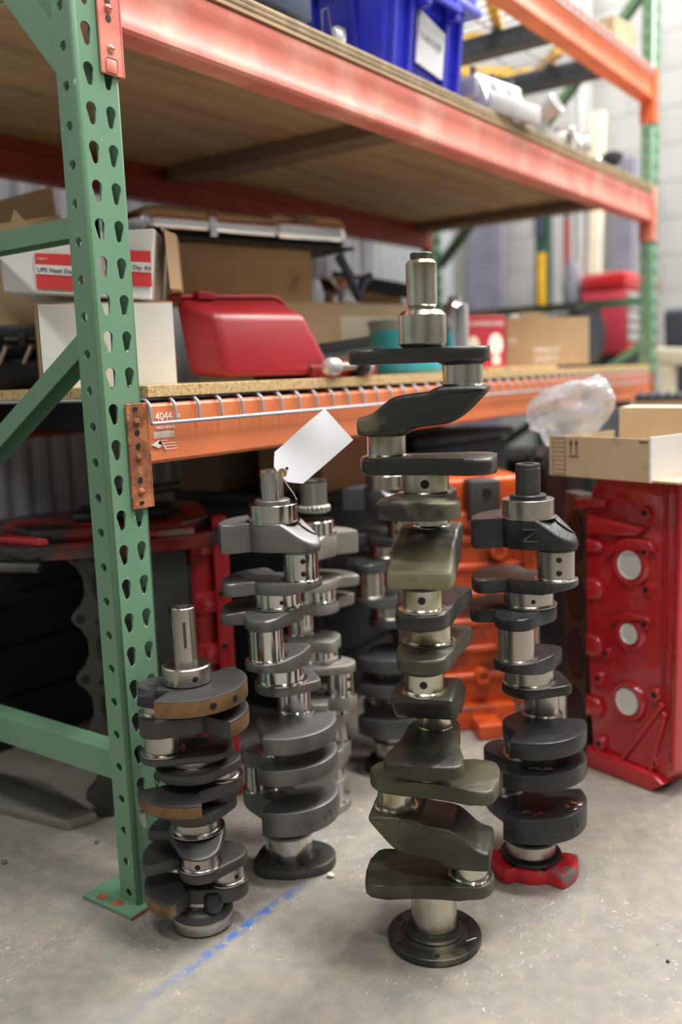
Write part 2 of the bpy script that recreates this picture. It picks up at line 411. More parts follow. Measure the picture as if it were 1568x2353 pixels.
U = [(-.019, 0), (-.019, .028), (.019, .028), (.019, 0), (.0165, 0), (.0165, .0255), (-.0165, .0255), (-.0165, 0)]
U2 = [(-.019, 0), (-.019, .045), (.019, .045), (.019, 0), (.0165, 0), (.0165, .0425), (-.0165, .0425), (-.0165, 0)]
for x in (.038, XF+.038):
    link('brace', sweep(U, (x, .043, .998), (x, D-.043, .998)), m_green, rack)
    link('brace', sweep(U2, (x, .043, .188), (x, D-.043, .188)), m_green, rack)
link('brace', sweep(U, (.038, .045, .842), (.038, D-.045, .842-.62*.82)), m_green, rack)
link('brace', sweep(U2, (.038, .045, 1.195), (.038, .72, 1.195+1.15*.675)), m_green, rack)
link('brace', sweep(U, (XF+.038, .048, 2.02), (XF+.038, D-.06, 1.20)), m_green, rack)
link('brace', sweep(U, (XF+.038, .043, .842), (XF+.038, D-.05, .30)), m_green, rack)
def beam(x0, x1, zb, zt, mat, back=False, conn=None, cz=(0, 0), g=.003):
    h = zt-zb
    pr = [(.004, 0), (0, .005), (0, .017), (g, .023), (g, h-.030), (0, h-.022), (0, h-.005), (.004, h), (.026, h), (.028, h-.002), (.028, h-.035), (.046, h-.035), (.048, h-.037), (.048, .002), (.046, 0)]
    y = (lambda a: D-a) if back else (lambda a: a)
    pts = [(y(a), zb+b) for a, b in pr]
    o = link('beam', prism(pts, x0, x1, 'x'), mat, rack)
    for e, xe, sg in ((0, x0, 1), (1, x1, -1)):
        ys = (-.0045, -.0008) if not back else (D+.0008, D+.0045)
        xa, xb = sorted((xe+sg*.000, xe-sg*.038))
        link('connector', box(xa, xb, ys[0], ys[1], cz[0], cz[1], .0012, 1), conn or mat, o)
        xa, xb = sorted((xe, xe+sg*.004)); ys = (-.0045, .045) if not back else (D-.045, D+.0045)
        link('connector_flange', box(xa, xb, ys[0], ys[1], cz[0], cz[1], .0012, 1), conn or mat, o)
    return o
bx0, bx1 = .0785, XF-.002
bU = beam(bx0, bx1, 1.2757, 1.3694, m_salmon, cz=(1.2105, 1.395))
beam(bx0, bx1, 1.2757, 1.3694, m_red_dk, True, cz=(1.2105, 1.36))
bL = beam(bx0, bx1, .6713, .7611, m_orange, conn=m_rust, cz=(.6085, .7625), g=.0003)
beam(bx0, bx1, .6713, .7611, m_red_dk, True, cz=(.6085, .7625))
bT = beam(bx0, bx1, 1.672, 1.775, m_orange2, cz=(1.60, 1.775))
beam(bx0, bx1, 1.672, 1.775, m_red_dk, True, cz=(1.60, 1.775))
# rivets, holes and print on the near connectors
def rivet(par, x, z, mat):
    link('rivet', lathe([(.0058, -.0046), (.0058, -.0062), (.0035, -.0078), (.0008, -.0081)], 14, (x, z), axis='y'), mat, par)
    link('rivet_slot', box(x-.005, x+.005, -.0084, -.0078, z-.0008, z+.0008), m_rustedge if mat is m_rust else m_red_dk, par)
for z in (.7356, .6836, .6336): rivet(bL, .0575, z, m_rust)
for z in (.7198, .7003, .6512): link('bolt_hole', cyl(.0048, -.0052, -.0044, (.0575, z), .0003, 16, 'y'), m_black, bL)
for z in (.754, .617): link('bolt_hole', box(.053, .061, -.0052, -.0044, z-.0025, z+.0025, .001, 1), m_black, bL)
for z in (1.296, 1.2443): rivet(bU, .0583, z, m_salmon)
for z in (1.2834, 1.3055): link('bolt_hole', cyl(.0048, -.0052, -.0044, (.0580, z), .0003, 16, 'y'), m_black, bU)
link('weld_bump', box(.048, .068, -.0062, -.004, 1.2125, 1.232, .0025, 2), m_salmon, bU)
FX = lambda x, z, y=-.0003: frame((x, y, z), (1, 0, 0), (0, 0, 1))
text('4044', .0175, m_inkw, bL, FX(.0985, .7345, -.0004)); text('LBS', .007, m_inkw, bL, FX(.139, .7375, -.0004))
text('MADE IN USA', .0062, m_inkw, bL, FX(.0985, .7215, -.0004))
random.seed(3); x = .0925
while x < .134:
    wd = random.choice((.0006, .0009, .0014)); link('barcode_bar', box(x, x+wd, -.0006, -.0001, .7085, .7185), m_inkw, bL); x += wd+random.choice((.0006, .0009))
for k, (a, b) in enumerate(((.106, .120), (.108, .136), (.106, .138), (.112, .140))): link('print_line', box(a, b, -.0006, .0001, .704-k*.0045, .7050-k*.0045), m_inkw, bL)
for q in ([(.088, .699), (.101, .694), (.106, .698), (.099, .701), (.104, .706)], [(.107, .702), (.114, .691), (.1165, .690), (.110, .700)]):
    link('torn_sticker', prism(q, -.0022, .0001, 'y'), m_white, bL)
# decks ---------------------------------------------------------------
pd = root('plywood_deck', 'stacked plywood sheets lying on the salmon upper beams', 'plywood', (0, 0, 1.3696))
for k in range(6): link('ply', box(.085, XF-.006, -.004+random.uniform(-.0015, .0015), .906, k*.0042, k*.0042+.0040), (m_ply if k == 0 else (m_plyedge if k % 2 else m_plydark)), pd)
for xx in (1.00, 2.33):
    tag(link('cross_bar', box(xx, xx+.09, .049, D-.049, 1.334, 1.3692, .002, 1), m_wood), 'brown timber cross bar under the plywood '+('at mid span' if xx < 2 else 'beside the far post'), 'timber')
tag(link('particle_board', box(.087, XF-.012, -.0005, .90, .7695, .7875, .001, 1), m_chip), 'thick tan particle board lying on the lower wire deck', 'board')
tag(link('particle_board', box(1.20, 1.62, .004, .27, .7880, .7975, .001, 1), m_chip), 'short loose board lying on the lower shelf under the red carton', 'board')
def wire_deck(z, xs, label, rail, ylen, rr=.0027):
    rt_ = root('wire_deck', label, 'wire shelf', (0, 0, z))
    me = tube([(0, ylen, .0029), (0, .012, .0029), (0, .002, .0022), (0, -.005, -.003), (0, -.0074, -.011), (0, -.0082, -.032)], rr, 7); me.materials.append(m_wire)
    for x in xs: link('wire', me, None, rt_, (x, 0, 0))
    link('front_rail', tube([(xs[0], -.0088, -.033), (xs[-1], -.0088, -.033)], rr*1.15, 8), m_wire, rt_)
    y = .06
    while y < ylen: link('cross_wire', tube([(xs[0], y, .0008-.0029), (xs[-1], y, .0008-.0029)], rr, 6), m_wire, rt_) if rail else None; y += .1
    return rt_
wire_deck(.7640, [.0830+.0504*i for i in range(47)], 'grey welded wire deck lipped over the orange lower beam', False, .88)
wd2 = wire_deck(1.7775, [.083+.0504*i for i in range(47)], 'grey welded wire deck on the topmost orange beam', True, .88)
for x in (.30, .75, 1.30, 1.76, 2.18): link('support_channel', box(x, x+.075, .05, .86, -.058, -.0035, .004, 1), m_chan, wd2)
for x in (.35, 1.2, 2.05): link('channel', box(x, x+.05, .05, .86, .700, .7605, .003, 1), m_blk, rack)
# ================================================================== CRANKSHAFTS
def facing(loc):
    n = V((loc[0]-CAM.x, loc[1]-CAM.y)).normalized(); return atan2(-n.x, n.y)
def jl(parent, nm, r, z0, z1, mat, c=(0, 0), ch=.0008, hole=None):
    o = link(nm, cyl(r, z0, z1, c, ch, 48), mat, parent)
    for h in (hole or ()):
        a, zz, hr = h; t = R(a); x, y = c[0]+r*cos(t), c[1]+r*sin(t)
        me = lathe([(hr*1.12, -.0016), (hr*1.12, .0001), (hr, .0004)], 16)
        me.transform(Matrix.Translation((x, y, zz)) @ Matrix.Rotation(t, 4, 'Z') @ Matrix.Rotation(pi/2, 4, 'Y'))
        link('oil_hole', me, m_black, o)
    return o
def fillet(parent, r, z, mat, c=(0, 0), h=.003, e=.005, upw=1):
    pr = [(r-.001, z+upw*h), (r+.0004, z+upw*h), (r+e*.3, z+upw*h*.4), (r+e, z+upw*.0006), (r+e, z-upw*.001), (r-.001, z-upw*.001)]
    link('fillet_ring', lathe(pr, 40, c), mat, parent)

# ---- A: straight-eight crankshaft -------------------------------------
LA = (.1770, -.4130, 0)
A = root('crankshaft', 'tallest oily black crankshaft standing on a round bolted flange, hex bolt on top', 'crankshaft', LA, facing(LA), 'crankshafts standing on end')
A.rotation_euler = (R(.15), R(.25), A.rotation_euler[2])
rm, rr_, th = .0305, .0253, .0503
jm = m_steelO
link('hex_bolt', lathe([(.0138, .9305), (.0138, .9385), (.0125, .940)], 6), m_castB, A)
jl(A, 'snout',   .0196, .871, .9305, jm, ch=.004)
link('snout_groove', cyl(.0180, .866, .872), m_steelB, A)
jl(A, 'main_journal', rm, .8215, .868, jm, ch=.0055)
RA = -8      # whole shaft turned a touch: throw one swings a little to the viewer
ang = {1: RA, 2: RA+180, 3: RA+90, 4: RA-90, 5: RA-90, 6: RA+90, 7: RA+180, 8: RA}
def off(i): return (th*cos(R(ang[i])), th*sin(R(ang[i])))
for z0, z1, h in ((.634, .664, (-92, .650, .0052)), (.434, .471, None), (.249, .281, None), (.014, .086, None)):
    jl(A, 'main_journal', rm+(.0015 if z0 < .1 else 0), z0, z1, jm, hole=[h] if h else None)
for i, (z0, z1, h) in {1: (.771, .803, None), 2: (.683, .715, None), 3: (.582, .613, None), 4: (.492, .524, (-92, .509, .0045)), 5: (.383, .414, (-92, .399, .0045)), 6: (.295, .327, None), 7: (.197, .229, None), 8: (.102, .132, None)}.items():
    jl(A, 'rod_journal', rr_, z0, z1, jm, off(i), hole=[h] if h else None)
    fillet(A, rr_, z0+.0012, m_steelO, off(i), .003, .006)
    fillet(A, rr_, z1-.0012, m_castoil, off(i), .003, .005, -1)
for z in (.636, .436, .251): fillet(A, rm, z, m_steelO, (0, 0), .003, .006)
half = [(.0845, 0), (.0835, .012), (.0795, .021), (.072, .030), (.058, .0345), (.040, .0365), (.015, .0375), (-.010, .0395), (-.035, .0445), (-.055, .0500), (-.070, .0525), (-.080, .0505), (-.087, .044), (-.0905, .033), (-.0920, .018)]
outl = half+[(-.0925, 0)]+[(x, -y) for x, y in half[::-1][:-1]]
def plateA(z0, z1, thr, mat=m_castoil):
    me = prism(outl, z0, z1, bev=.005, seg=3, sharp=50); me.transform(Matrix.Rotation(R(ang[thr]), 4, 'Z')); return link('counterweight', me, mat, A)
for z0, z1, t, m in ((.803, .8215, 1, m_castoil), (.6625, .684, 2, m_castoil), (.612, .635, 3, m_castoil), (.470, .492, 4, m_castoil), (.414, .4345, 5, m_castoil3), (.279, .298, 6, m_castoil3), (.229, .250, 7, m_castoil3), (.084, .104, 8, m_castoil3)):
    plateA(z0, z1, t, m)
prof = [(.0816, .061), (.024, .061), (.015, .0575), (.010, .0543), (-.0258, .0513), (-.0372, .0477), (-.0495, .038), (-.0612, .0285), (-.0699, .0255), (-.0805, .0236), (-.0818, .0158), (-.0815, .0032), (-.0775, 0), (-.0238, -.0005), (-.0160, .0036), (-.0133, .0084), (.0333, .0132), (.0432, .0170), (.0542, .0250), (.0782, .0490), (.0824, .0547)]
def chaikin(p, k=2):
    for _ in range(k):
        q = []
        for i in range(len(p)):
            a, b = p[i], p[(i+1) % len(p)]; q += [(a[0]*.78+b[0]*.22, a[1]*.78+b[1]*.22), (a[0]*.22+b[0]*.78, a[1]*.22+b[1]*.78)]
        p = q
    return p
def round_extrude(pts, h0, h1, r, seg=5, axis='y'):
    n = len(pts); ar = sum(pts[i][0]*pts[(i+1) % n][1]-pts[(i+1) % n][0]*pts[i][1] for i in range(n)); sg = 1 if ar > 0 else -1
    nor = []
    for i in range(n):
        a, b = pts[i-2], pts[(i+2) % n]; dx, dy = b[0]-a[0], b[1]-a[1]; l = sqrt(dx*dx+dy*dy)+1e-9; nor.append((-dy/l*sg, dx/l*sg))
    lay = [(h0+r*(1-sin(t)), r*(1-cos(t))) for t in [pi/2*(1-k/seg) for k in range(seg+1)]]
    lay = [(h0+r*(1-cos(t)), r*(1-sin(t))) for t in [pi/2*k/seg for k in range(seg+1)]]
    lay = lay+[(h0+h1-h, o) for h, o in lay[::-1]]
    vs, fs = [], []
    for h, o in lay:
        for (x, y), (nx, ny) in zip(pts, nor):
            a, b = x+nx*o, y+ny*o; vs.append((a, h, b) if axis == 'y' else (a, b, h))
    for k in range(len(lay)-1):
        for i in range(n): j = (i+1) % n; fs.append((k*n+i, k*n+j, (k+1)*n+j, (k+1)*n+i))
    fs.append(tuple(range(n))); fs.append(tuple(range((len(lay)-1)*n, len(lay)*n))[::-1])
    return mesh('arm', vs, fs, 50, True)
def sarm(z0, h, top, mat):
    sc = h/.061
    me = round_extrude(chaikin([(x, z0+z*sc) for x, z in prof]), -.041, .041, .0055); me.transform(Matrix.Rotation(R(ang[top]), 4, 'Z')); return link('throw_arm', me, mat, A)
sarm(.713, .060, 1, m_castoil); sarm(.523, .062, 3, m_castoil2); sarm(.326, .059, 5, m_castoil); sarm(.130, .069, 7, m_castoil3)
for (x, y, z, hr) in ((.012, -.0915, .624, .0072),):
    me = lathe([(hr, -.001), (hr, .0006), (hr*.85, .0006), (hr*.5, -.0005)], 18); me.transform(Matrix.Translation((x, y+.0005, z)) @ Matrix.Rotation(pi/2, 4, 'X')); link('drilled_dimple', me, m_castB, A)
fl = link('flange', lathe([(.063, 0), (.0640, .0015), (.0655, .003), (.0655, .0108), (.0642, .012), (.0485, .0122), (.047, .0112), (.0425, .0114), (.0405, .014), (.0405, .0175), (.0385, .0195), (.0355, .0200), (.0345, .0225), (.031, .0235)], 56), m_castoil, A)
for k in range(6):
    t = R(-88+60*k); link('bolt_hole', cyl(.0046, .0116, .0124, (.0560*cos(t), .0560*sin(t)), .0002, 18), m_black, fl)
link('oil_groove', lathe([(.0322, .0255), (.0328, .0265), (.0322, .0275)], 40), m_black, A)
link('chalk_mark', prism([(.044, -.022), (.058, -.014), (.0575, -.0125), (.0435, -.0205)], .0121, .0124), m_white, fl)

# ---- V8 crankshafts ----------------------------------------------------
def v8(loc, label, phi, s, mc, mj, mf, flange='plate', gear=False, dark=None, mark=False):
    T = root('crankshaft', label, 'crankshaft', loc, facing(loc), 'crankshafts standing on end')
    T.scale = (s, s, s); rM, rR, th = .0375, .0272, .0445
    ph = {1: phi, 2: phi-90, 3: phi+90, 4: phi+180}
    o = lambda i: (th*cos(R(ph[i])), th*sin(R(ph[i])))
    if gear:
        link('snout', lathe([(.018, .640), (.0192, .6415), (.0192, .676), (.0185, .677), (.0262, .678), (.0262, .630), (.020, .626)][::-1], 36), m_castB, T)
        g = link('timing_gear', lathe([(.026, .614), (.028, .6155), (.028, .6275), (.026, .629)], 40), m_castD, T)
        for k in range(20):
            t = 2*pi*k/20; link('tooth', lathe([(.002, .6155), (.0042, .6175), (.0042, .6255), (.002, .6275)], 8, (.0285*cos(t), .0285*sin(t))), m_castD, g)
        link('hub', cyl(.0262, .629, .674), m_castD, T)
    else:
        link('snout', lathe([(.0185, .598), (.0185, .644), (.0178, .6445), (.0178, .6475), (.0185, .648), (.0175, .6505), (.0105, .6505), (.0095, .640), (.004, .638)], 40), mj if not dark else m_castB, T)
        link('thrust_collar', lathe([(.0268, .596), (.0275, .597), (.0275, .603), (.0262, .6045), (.020, .605)], 40), mc if not dark else m_castblk, T)
    jl(T, 'main_journal', rM+.0015, .569, .598, mj)
    for z0, z1, h in ((.434, .460, (-80, .447, .003)), (.311, .338, None), (.194, .220, (-85, .206, .0042)), (.050, .087, None)): jl(T, 'main_journal', rM, z0, z1, mj, hole=[h] if h else None)
    zr = {1: (.478, .527), 2: (.360, .414), 3: (.245, .297), 4: (.123, .171)}
    for i in zr:
        hs = [(ph[i]+(-58 if i == 1 else -20), zr[i][0]+k*(zr[i][1]-zr[i][0]), .0038) for k in (.30, .70)] if i in (1, 3) else None
        jl(T, 'rod_journal', rR, *zr[i], mj, o(i), hole=hs); fillet(T, rR, zr[i][0]+.0015, mj, o(i), .003, .005); fillet(T, rR, zr[i][1]-.0015, mc, o(i), .003, .004, -1)
    for z in (.571, .436, .313, .196): fillet(T, rM, z, mj, (0, 0), .003, .005)
    H = (0, 0, .0425)
    def hb(i, r=.0345): return (o(i)[0], o(i)[1], r)
    nk = (mc, mc)
    W = lambda *a, **k: link('counterweight', web(*a, edge_mat=nk, **k), None, T)
    c1 = W(.526, .571, [H, hb(1, .0325)], [(phi+178, 52, .0865)], slope=(phi, .030, .076, .034, 0), bev=.004)
    W(.459, .480, [H, hb(1, .033)], [(phi+180, 56, .0865)], slope=(phi, .035, .08, 0, .011), bev=.0035, sm=3)
    W(.412, .435, [H, hb(2, .033)], [(phi+188, 40, .0905)], slope=(ph[2], .028, .07, .006, 0), bev=.004, sm=2)
    W(.337, .361, [H, hb(2, .0345), (.042*cos(R(phi+55)), .042*sin(R(phi+55)), .014)], [], slope=(ph[2], .03, .075, 0, .010), bev=.003)
    W(.296, .312, [H, hb(3, .032), (.050*cos(R(phi+20)), .050*sin(R(phi+20)), .014)], [], bev=.003)
    W(.219, .246, [H, hb(3, .033)], [(phi-24, 66, .0865)], bev=.003)
    W(.169, .195, [H, hb(4, .033)], [(phi-28, 70, .0865)], bev=.003)
    c8 = W(.085, .125, [H, hb(4, .033)], [(phi-22, 74, .0865)], slope=(phi+180, .03, .08, 0, .016), bev=.004)
    # lightening slot in the first web
    me = lathe([(.004, -.004), (.0075, -.002), (.0085, .0006), (.007, .0007), (.0055, -.002)], 20, sx=2.1)
    me.transform(Matrix.Rotation(R(phi+20), 4, 'Z') @ Matrix.Translation((.053, 0, .5565)) @ Matrix.Rotation(.62, 4, 'Y')); link('lightening_slot', me, m_black, c1)
    for k, rr2 in ((-18, .0055), (24, .008)):
        t = R(phi-40+k); me = lathe([(rr2, -.0016), (rr2, .0002), (rr2*.92, .0004), (rr2*.85, -.0006)], 20)
        me.transform(Matrix.Translation((.0865*cos(t), .0865*sin(t), .105)) @ Matrix.Rotation(t, 4, 'Z') @ Matrix.Rotation(pi/2, 4, 'Y')); link('balance_hole', me, m_black if dark else m_castB, c8)
    link('thrust_ring', lathe([(.0385, .054), (.0425, .055), (.0425, .059), (.0385, .060)], 44), m_castblk if dark else mc, T)
    jl(T, 'seal_journal', .0385, .014, .054, mj)
    if flange == 'plate':
        f = link('flange', web(0, .016, [(0, 0, .052), (.032*cos(R(phi+5)), .032*sin(R(phi+5)), .046), (-.026, -.022, .034), (.0, -.050, .012)], [], bev=.002, edge_mat=(mf, mf)), None, T)
    else:
        f = link('flange', web(0, .024, [(0, 0, .050)], [(-20, 34, .074), (100, 30, .070), (205, 34, .066)], bev=.003, sm=2, edge_mat=(mf, mf)), None, T)
        link('oil_slinger', lathe([(.0395, .024), (.0475, .026), (.0475, .031), (.0395, .034)], 44), m_castblk, T)
    for k in range(6):
        t = R(phi+20+60*k); link('bolt_hole', cyl(.0042, .0156 if flange == 'plate' else .0236, .0166 if flange == 'plate' else .0246, (.0475*cos(t), .0475*sin(t)), .0002, 14), m_black, f)
    if mark:   # raised Z on the first web, balance slugs on the lower webs
        t = R(-88)
        for a, b in (((-.011, .0085), (.011, .0085)), ((.011, .0085), (-.011, -.0085)), ((-.011, -.0085), (.011, -.0085))):
            dx, dz = b[0]-a[0], b[1]-a[1]; l = sqrt(dx*dx+dz*dz); nx, nz = -dz/l*.0011, dx/l*.0011
            link('raised_mark', prism([(a[0]+nx, a[1]+nz), (b[0]+nx, b[1]+nz), (b[0]-nx, b[1]-nz), (a[0]-nx, a[1]-nz)], -.0475, -.0425, 'y', mtx=Matrix.Translation((.003, 0, .549))), m_castB, c1)
        for zz, lst in ((.195, ((-84, .062), (-66, .068))), (.125, ((-92, .063), (-74, .067), (-28, .070), (-14, .072)))):
            for a, r in lst: link('balance_slug', lathe([(.010, zz-.001), (.010, zz+.0004), (.0094, zz+.0007)], 24, (r*cos(R(a)), r*sin(R(a)))), m_steelB, T)
    return T
v8((.2340, -.1050, 0), 'bare grey steel crankshaft with a white paper tag on its snout', -27, 1.0, m_cast, m_steel, m_castB)
v8((.4200, -.4500, 0), 'black crankshaft with a red painted flange and silver balance slugs', -25, 1.0, m_castblk, m_steelB, m_flred, 'lobes', dark=True, mark=True)
v8((.4300, -.0350, 0), 'beige crankshaft with a timing gear, behind the paper-tagged crankshaft', -122, .90, m_castD, m_steel, m_castD, gear=True)
v8((.6450, -.0480, 0), 'dark grey crankshaft standing behind the tallest oily crankshaft', -52, 1.0, m_castE, m_steelB, m_castblk)

# ---- B: short V6 crankshaft ----------------------------------------------
LB = (.0310, -.1035, 0)
B = root('crankshaft', 'shortest crankshaft with brown rusty edges, beside the green post', 'crankshaft', LB, facing(LB), 'crankshafts standing on end')
rM, rR, th = .0325, .0255, .0410
def bo(a): return (th*cos(R(a)), th*sin(R(a)))
link('snout', lathe([(.0165, .392), (.0165, .4775), (.0152, .479), (.0105, .479), (.0095, .470), (.004, .468)], 40), m_steelB, B)
link('snout_keyway', box(-.002, .002, -.0169, -.015, .423, .460), m_castB, B)
jl(B, 'main_journal', .0345, .3695, .3965, m_steelB, ch=.002, hole=[(-72, .382, .0038)])
WB = lambda z0, z1, hubs, cws, e=m_brown, **k: link('counterweight', web(z0, z1, hubs, cws, edge_mat=(m_castB, e), **k), None, B)
Hm = (0, 0, .037)
a1, a2, a3 = 186, 6, -88
w1 = WB(.3455, .3695, [Hm, (*bo(a1-14), .030)], [(-42, 84, .0845)], bev=.0015, sm=0)
for a, z in ((-68, .3572), (-42, .3572)):
    t = R(a); me = lathe([(.0052, -.001), (.0052, .0002), (.0045, .0003)], 20); me.transform(Matrix.Translation((.0845*cos(t), .0845*sin(t), z)) @ Matrix.Rotation(t, 4, 'Z') @ Matrix.Rotation(pi/2, 4, 'Y')); link('balance_hole', me, m_black, w1)
link('cast_boss', hexa([(-.072, -.030, .350), (-.046, -.047, .348), (-.036, -.006, .350), (-.064, .012, .350), (-.070, -.026, .365), (-.048, -.042, .369), (-.040, -.004, .3725), (-.062, .008, .369)], .003), m_castblk, w1)
jl(B, 'rod_journal', rR, .327, .347, m_steelB, bo(a1-14)); fillet(B, rR, .3285, m_steelB, bo(a1-14), .002, .006)
WB(.303, .328, [Hm, (*bo(a1), .031)], [(-18, 36, .0845)], sm=1, slope=(180, .0, .07, 0, -.004))
jl(B, 'rod_journal', rR, .271, .304, m_steelB, bo(a1)); fillet(B, rR, .2735, m_steelB, bo(a1), .002, .007)
WB(.261, .272, [Hm, (*bo(a1), .033), (.02, 0, .040)], [], m_castB)
jl(B, 'main_journal', rM, .247, .262, m_steelB); fillet(B, rM, .2505, m_steelB, (0, 0), .002, .006)
WB(.236, .2495, [(0, 0, .0535), (*bo(a2), .029)], [], m_castB, bev=.002)
jl(B, 'rod_journal', rR, .219, .237, m_steelB, bo(a2+8)); fillet(B, rR, .2215, m_steelB, bo(a2+8), .002, .006)
WB(.1995, .2205, [Hm, (*bo(a2+8), .030)], [(-128, 46, .0815)], sm=0)
jl(B, 'rod_journal', rR, .184, .200, m_castB, bo(a2+20))
WB(.168, .185, [(0, 0, .042), (*bo(a2+20), .024)], [], m_castB)
jl(B, 'main_journal', rM, .147, .169, m_steelB); fillet(B, rM, .1495, m_steelB, (0, 0), .003, .008)
WB(.132, .148, [(0, 0, .041), (*bo(a3), .030)], [(150, 26, .072)], m_castB, slope=(a3, .02, .07, .012, 0))
jl(B, 'rod_journal', rR, .112, .133, m_steelB, bo(a3), hole=[(-100, .122, .0036)]); fillet(B, rR, .1140, m_steelB, bo(a3), .002, .005)
WB(.0965, .113, [Hm, (*bo(a3), .029), (*bo(-18), .031)], [(166, 38, .0815)], m_castB)
jl(B, 'rod_journal', rR, .071, .097, m_steelB, bo(-18), hole=[(-60, .083, .0034)]); fillet(B, rR, .0735, m_steelB, bo(-18), .002, .006)
w8 = WB(.0485, .0715, [Hm, (*bo(-18), .030)], [(196, 44, .0815)], sm=1)
link('cast_boss', lathe([(.012, .038), (.014, .042), (.014, .060), (.011, .065)], 24, (.016, -.034)), m_castblk, w8)
jl(B, 'main_journal', .030, .034, .050, m_steelB); fillet(B, .030, .0365, m_castB, (0, 0), .002, .006)
link('flange', lathe([(.042, 0), (.0445, .003), (.0450, .024), (.0435, .028), (.0425, .031), (.038, .035), (.030, .036)], 52), m_castB, B)
link('flange_band', lathe([(.0448, .004), (.0454, .005), (.0454, .020), (.0448, .021)], 52), m_steelB, B)

# ---- paper tag on the tagged crankshaft ----------------------------------
tg = root('paper_tag', 'blank white paper tag with brass eyelet, hung on a crankshaft snout', 'tag', (.2215, -.134, .6440))
nv = V((CAM.x-.2215, CAM.y+.134, 0)).normalized(); ru = V((-nv.y, nv.x, 0))
vs, fs = [], []; nx, ny = 14, 8; LT, WT = .118, .066; zt2 = V((0, 0, .95))-nv*.31; e1 = ru*cos(R(38))+zt2*sin(R(38)); e2 = -ru*sin(R(38))+zt2*cos(R(38)); nv = (nv*.95+V((0, 0, .31)))
for th_ in (0, .0005):
    for i in range(nx+1):
        for j in range(ny+1):
            a = i/nx*LT; ww = WT*(1 if a > .016 else .45+.55*a/.016); b = (j/ny-.5)*ww
            bend = .010*(a/LT)**2-.004*sin(a/LT*7)*(b/WT+.5)
            vs.append(e1*a+e2*b+nv*(bend+th_+.006)+V((0, 0, 0)))
k0 = (nx+1)*(ny+1)
for i in range(nx):
    for j in range(ny):
        q = (i*(ny+1)+j, (i+1)*(ny+1)+j, (i+1)*(ny+1)+j+1, i*(ny+1)+j+1); fs.append(q); fs.append(tuple(k0+t for t in q[::-1]))
bd = [i*(ny+1) for i in range(nx+1)]+[nx*(ny+1)+j for j in range(1, ny+1)]+[i*(ny+1)+ny for i in range(nx-1, -1, -1)]+[j for j in range(ny-1, 0, -1)]
for a, b in zip(bd, bd[1:]+bd[:1]): fs.append((a, b, k0+b, k0+a))
link('paper', mesh('tagpaper', vs, fs, 80, True), m_paper, tg)
ey = lathe([(.0034, 0), (.0068, 0), (.0068, .0012), (.0034, .0012)], 22); 
ey.transform(frame((e1*.004+nv*.0072).to_tuple(), ru, (0, 0, 1))); link('eyelet', ey, m_brass, tg)
h_ = cyl(.0024, 0, .0006, n=16, ch=.0001); h_.transform(frame((e1*.0145-ru*.001+nv*.0075).to_tuple(), ru, (0, 0, 1))); link('punched_hole', h_, m_castB, tg)
q0 = e1*.004+nv*.0085
link('string', tube([q0, q0+V((0, 0, -.012))+ru*.002, q0+V((0, 0, -.022))+ru*.008+nv*.004, q0+V((0, 0, -.034))+ru*.016+nv*.002, q0+V((0, 0, -.043))+ru*.020], .0005, 5), m_white, tg)
# ================================================================== ENGINE BLOCKS
def bolt_boss(par, mtx, r, h, mat, hole=True, rh=.0055):
    me = lathe([(r*1.25, -.004), (r*1.05, h*.4), (r, h*.85), (r*.9, h)], 20); me.transform(mtx); b = link('bolt_boss', me, mat, par)
    if hole:
        me = cyl(rh, h-.001, h+.0006, n=16, ch=.0002); me.transform(mtx); link('bolt_hole', me, m_black, b)
# right-hand red block, standing on end. local frame: a = along visible side, b = up, c = out of the face
G = root('engine_block', 'glossy red engine block standing on end with three pale core plugs', 'engine block', (.845, -.388, 0))
G.scale = (1, 1, 1.037)
fa = V((-.30, -.954, 0)).normalized(); fz = V((0, 0, 1)); fc = V((-.954, .30, 0)).normalized()
GM = Matrix(((fa.x, fz.x, fc.x, 0), (fa.y, fz.y, fc.y, 0), (fa.z, fz.z, fc.z, 0), (0, 0, 0, 1)))
def gp(pts, c0, c1, bev, mat, name, par=None, seg=3):
    me = prism(pts, c0, c1, 'z', bev, seg, 45); me.transform(GM); return link(name, me, mat, par or G)
gp([(.004, .0), (.150, .0), (.176, .03), (.196, .16), (.200, .30), (.196, .560), (.150, .566), (.012, .560), (-.016, .50), (-.010, .30)], -.20, 0, .008, m_redblk, 'block_body')
dkp = prism([(-.010, .002), (-.112, -.058), (-.100, -.088), (.0, -.05)], .012, .520, 'z', .003); dkp.transform(GM @ Matrix(((1, 0, 0, 0), (0, 0, 1, 0), (0, 1, 0, 0), (0, 0, 0, 1))))
gdeck = link('cylinder_deck', mesh('deck', [v.co for v in dkp.vertices], [tuple(p.vertices) for p in dkp.polygons], 35, True), m_iron, G)
for k in range(4):
    mt = GM @ Matrix.Translation((-.061, .085+k*.118, -.027)) @ Matrix(((.857, 0, -.514, 0), (0, 1, 0, 0), (.514, 0, .857, 0), (0, 0, 0, 1)))
    me = lathe([(.050, -.002), (.050, .0008), (.0485, .0012), (.047, .0012)], 36); me.transform(mt); link('cylinder_bore', me, m_black, gdeck)
gp([(.000, .0), (.150, .0), (.176, .022), (.150, .034), (.0, .040)], -.05, .016, .006, m_redblk, 'end_flange')
gp([(-.030, .500), (.040, .508), (.040, .524), (-.030, .520)], -.05, .015, .006, m_redblk, 'top_flange')
gp([(-.002, .455), (.11, .462), (.13, .480), (-.002, .494)], -.02, .017, .008, m_redblk, 'water_jacket_step')
gp([(.186, .05), (.196, .05), (.203, .56), (.192, .56)], -.05, .012, .004, m_redblk, 'pan_rail')
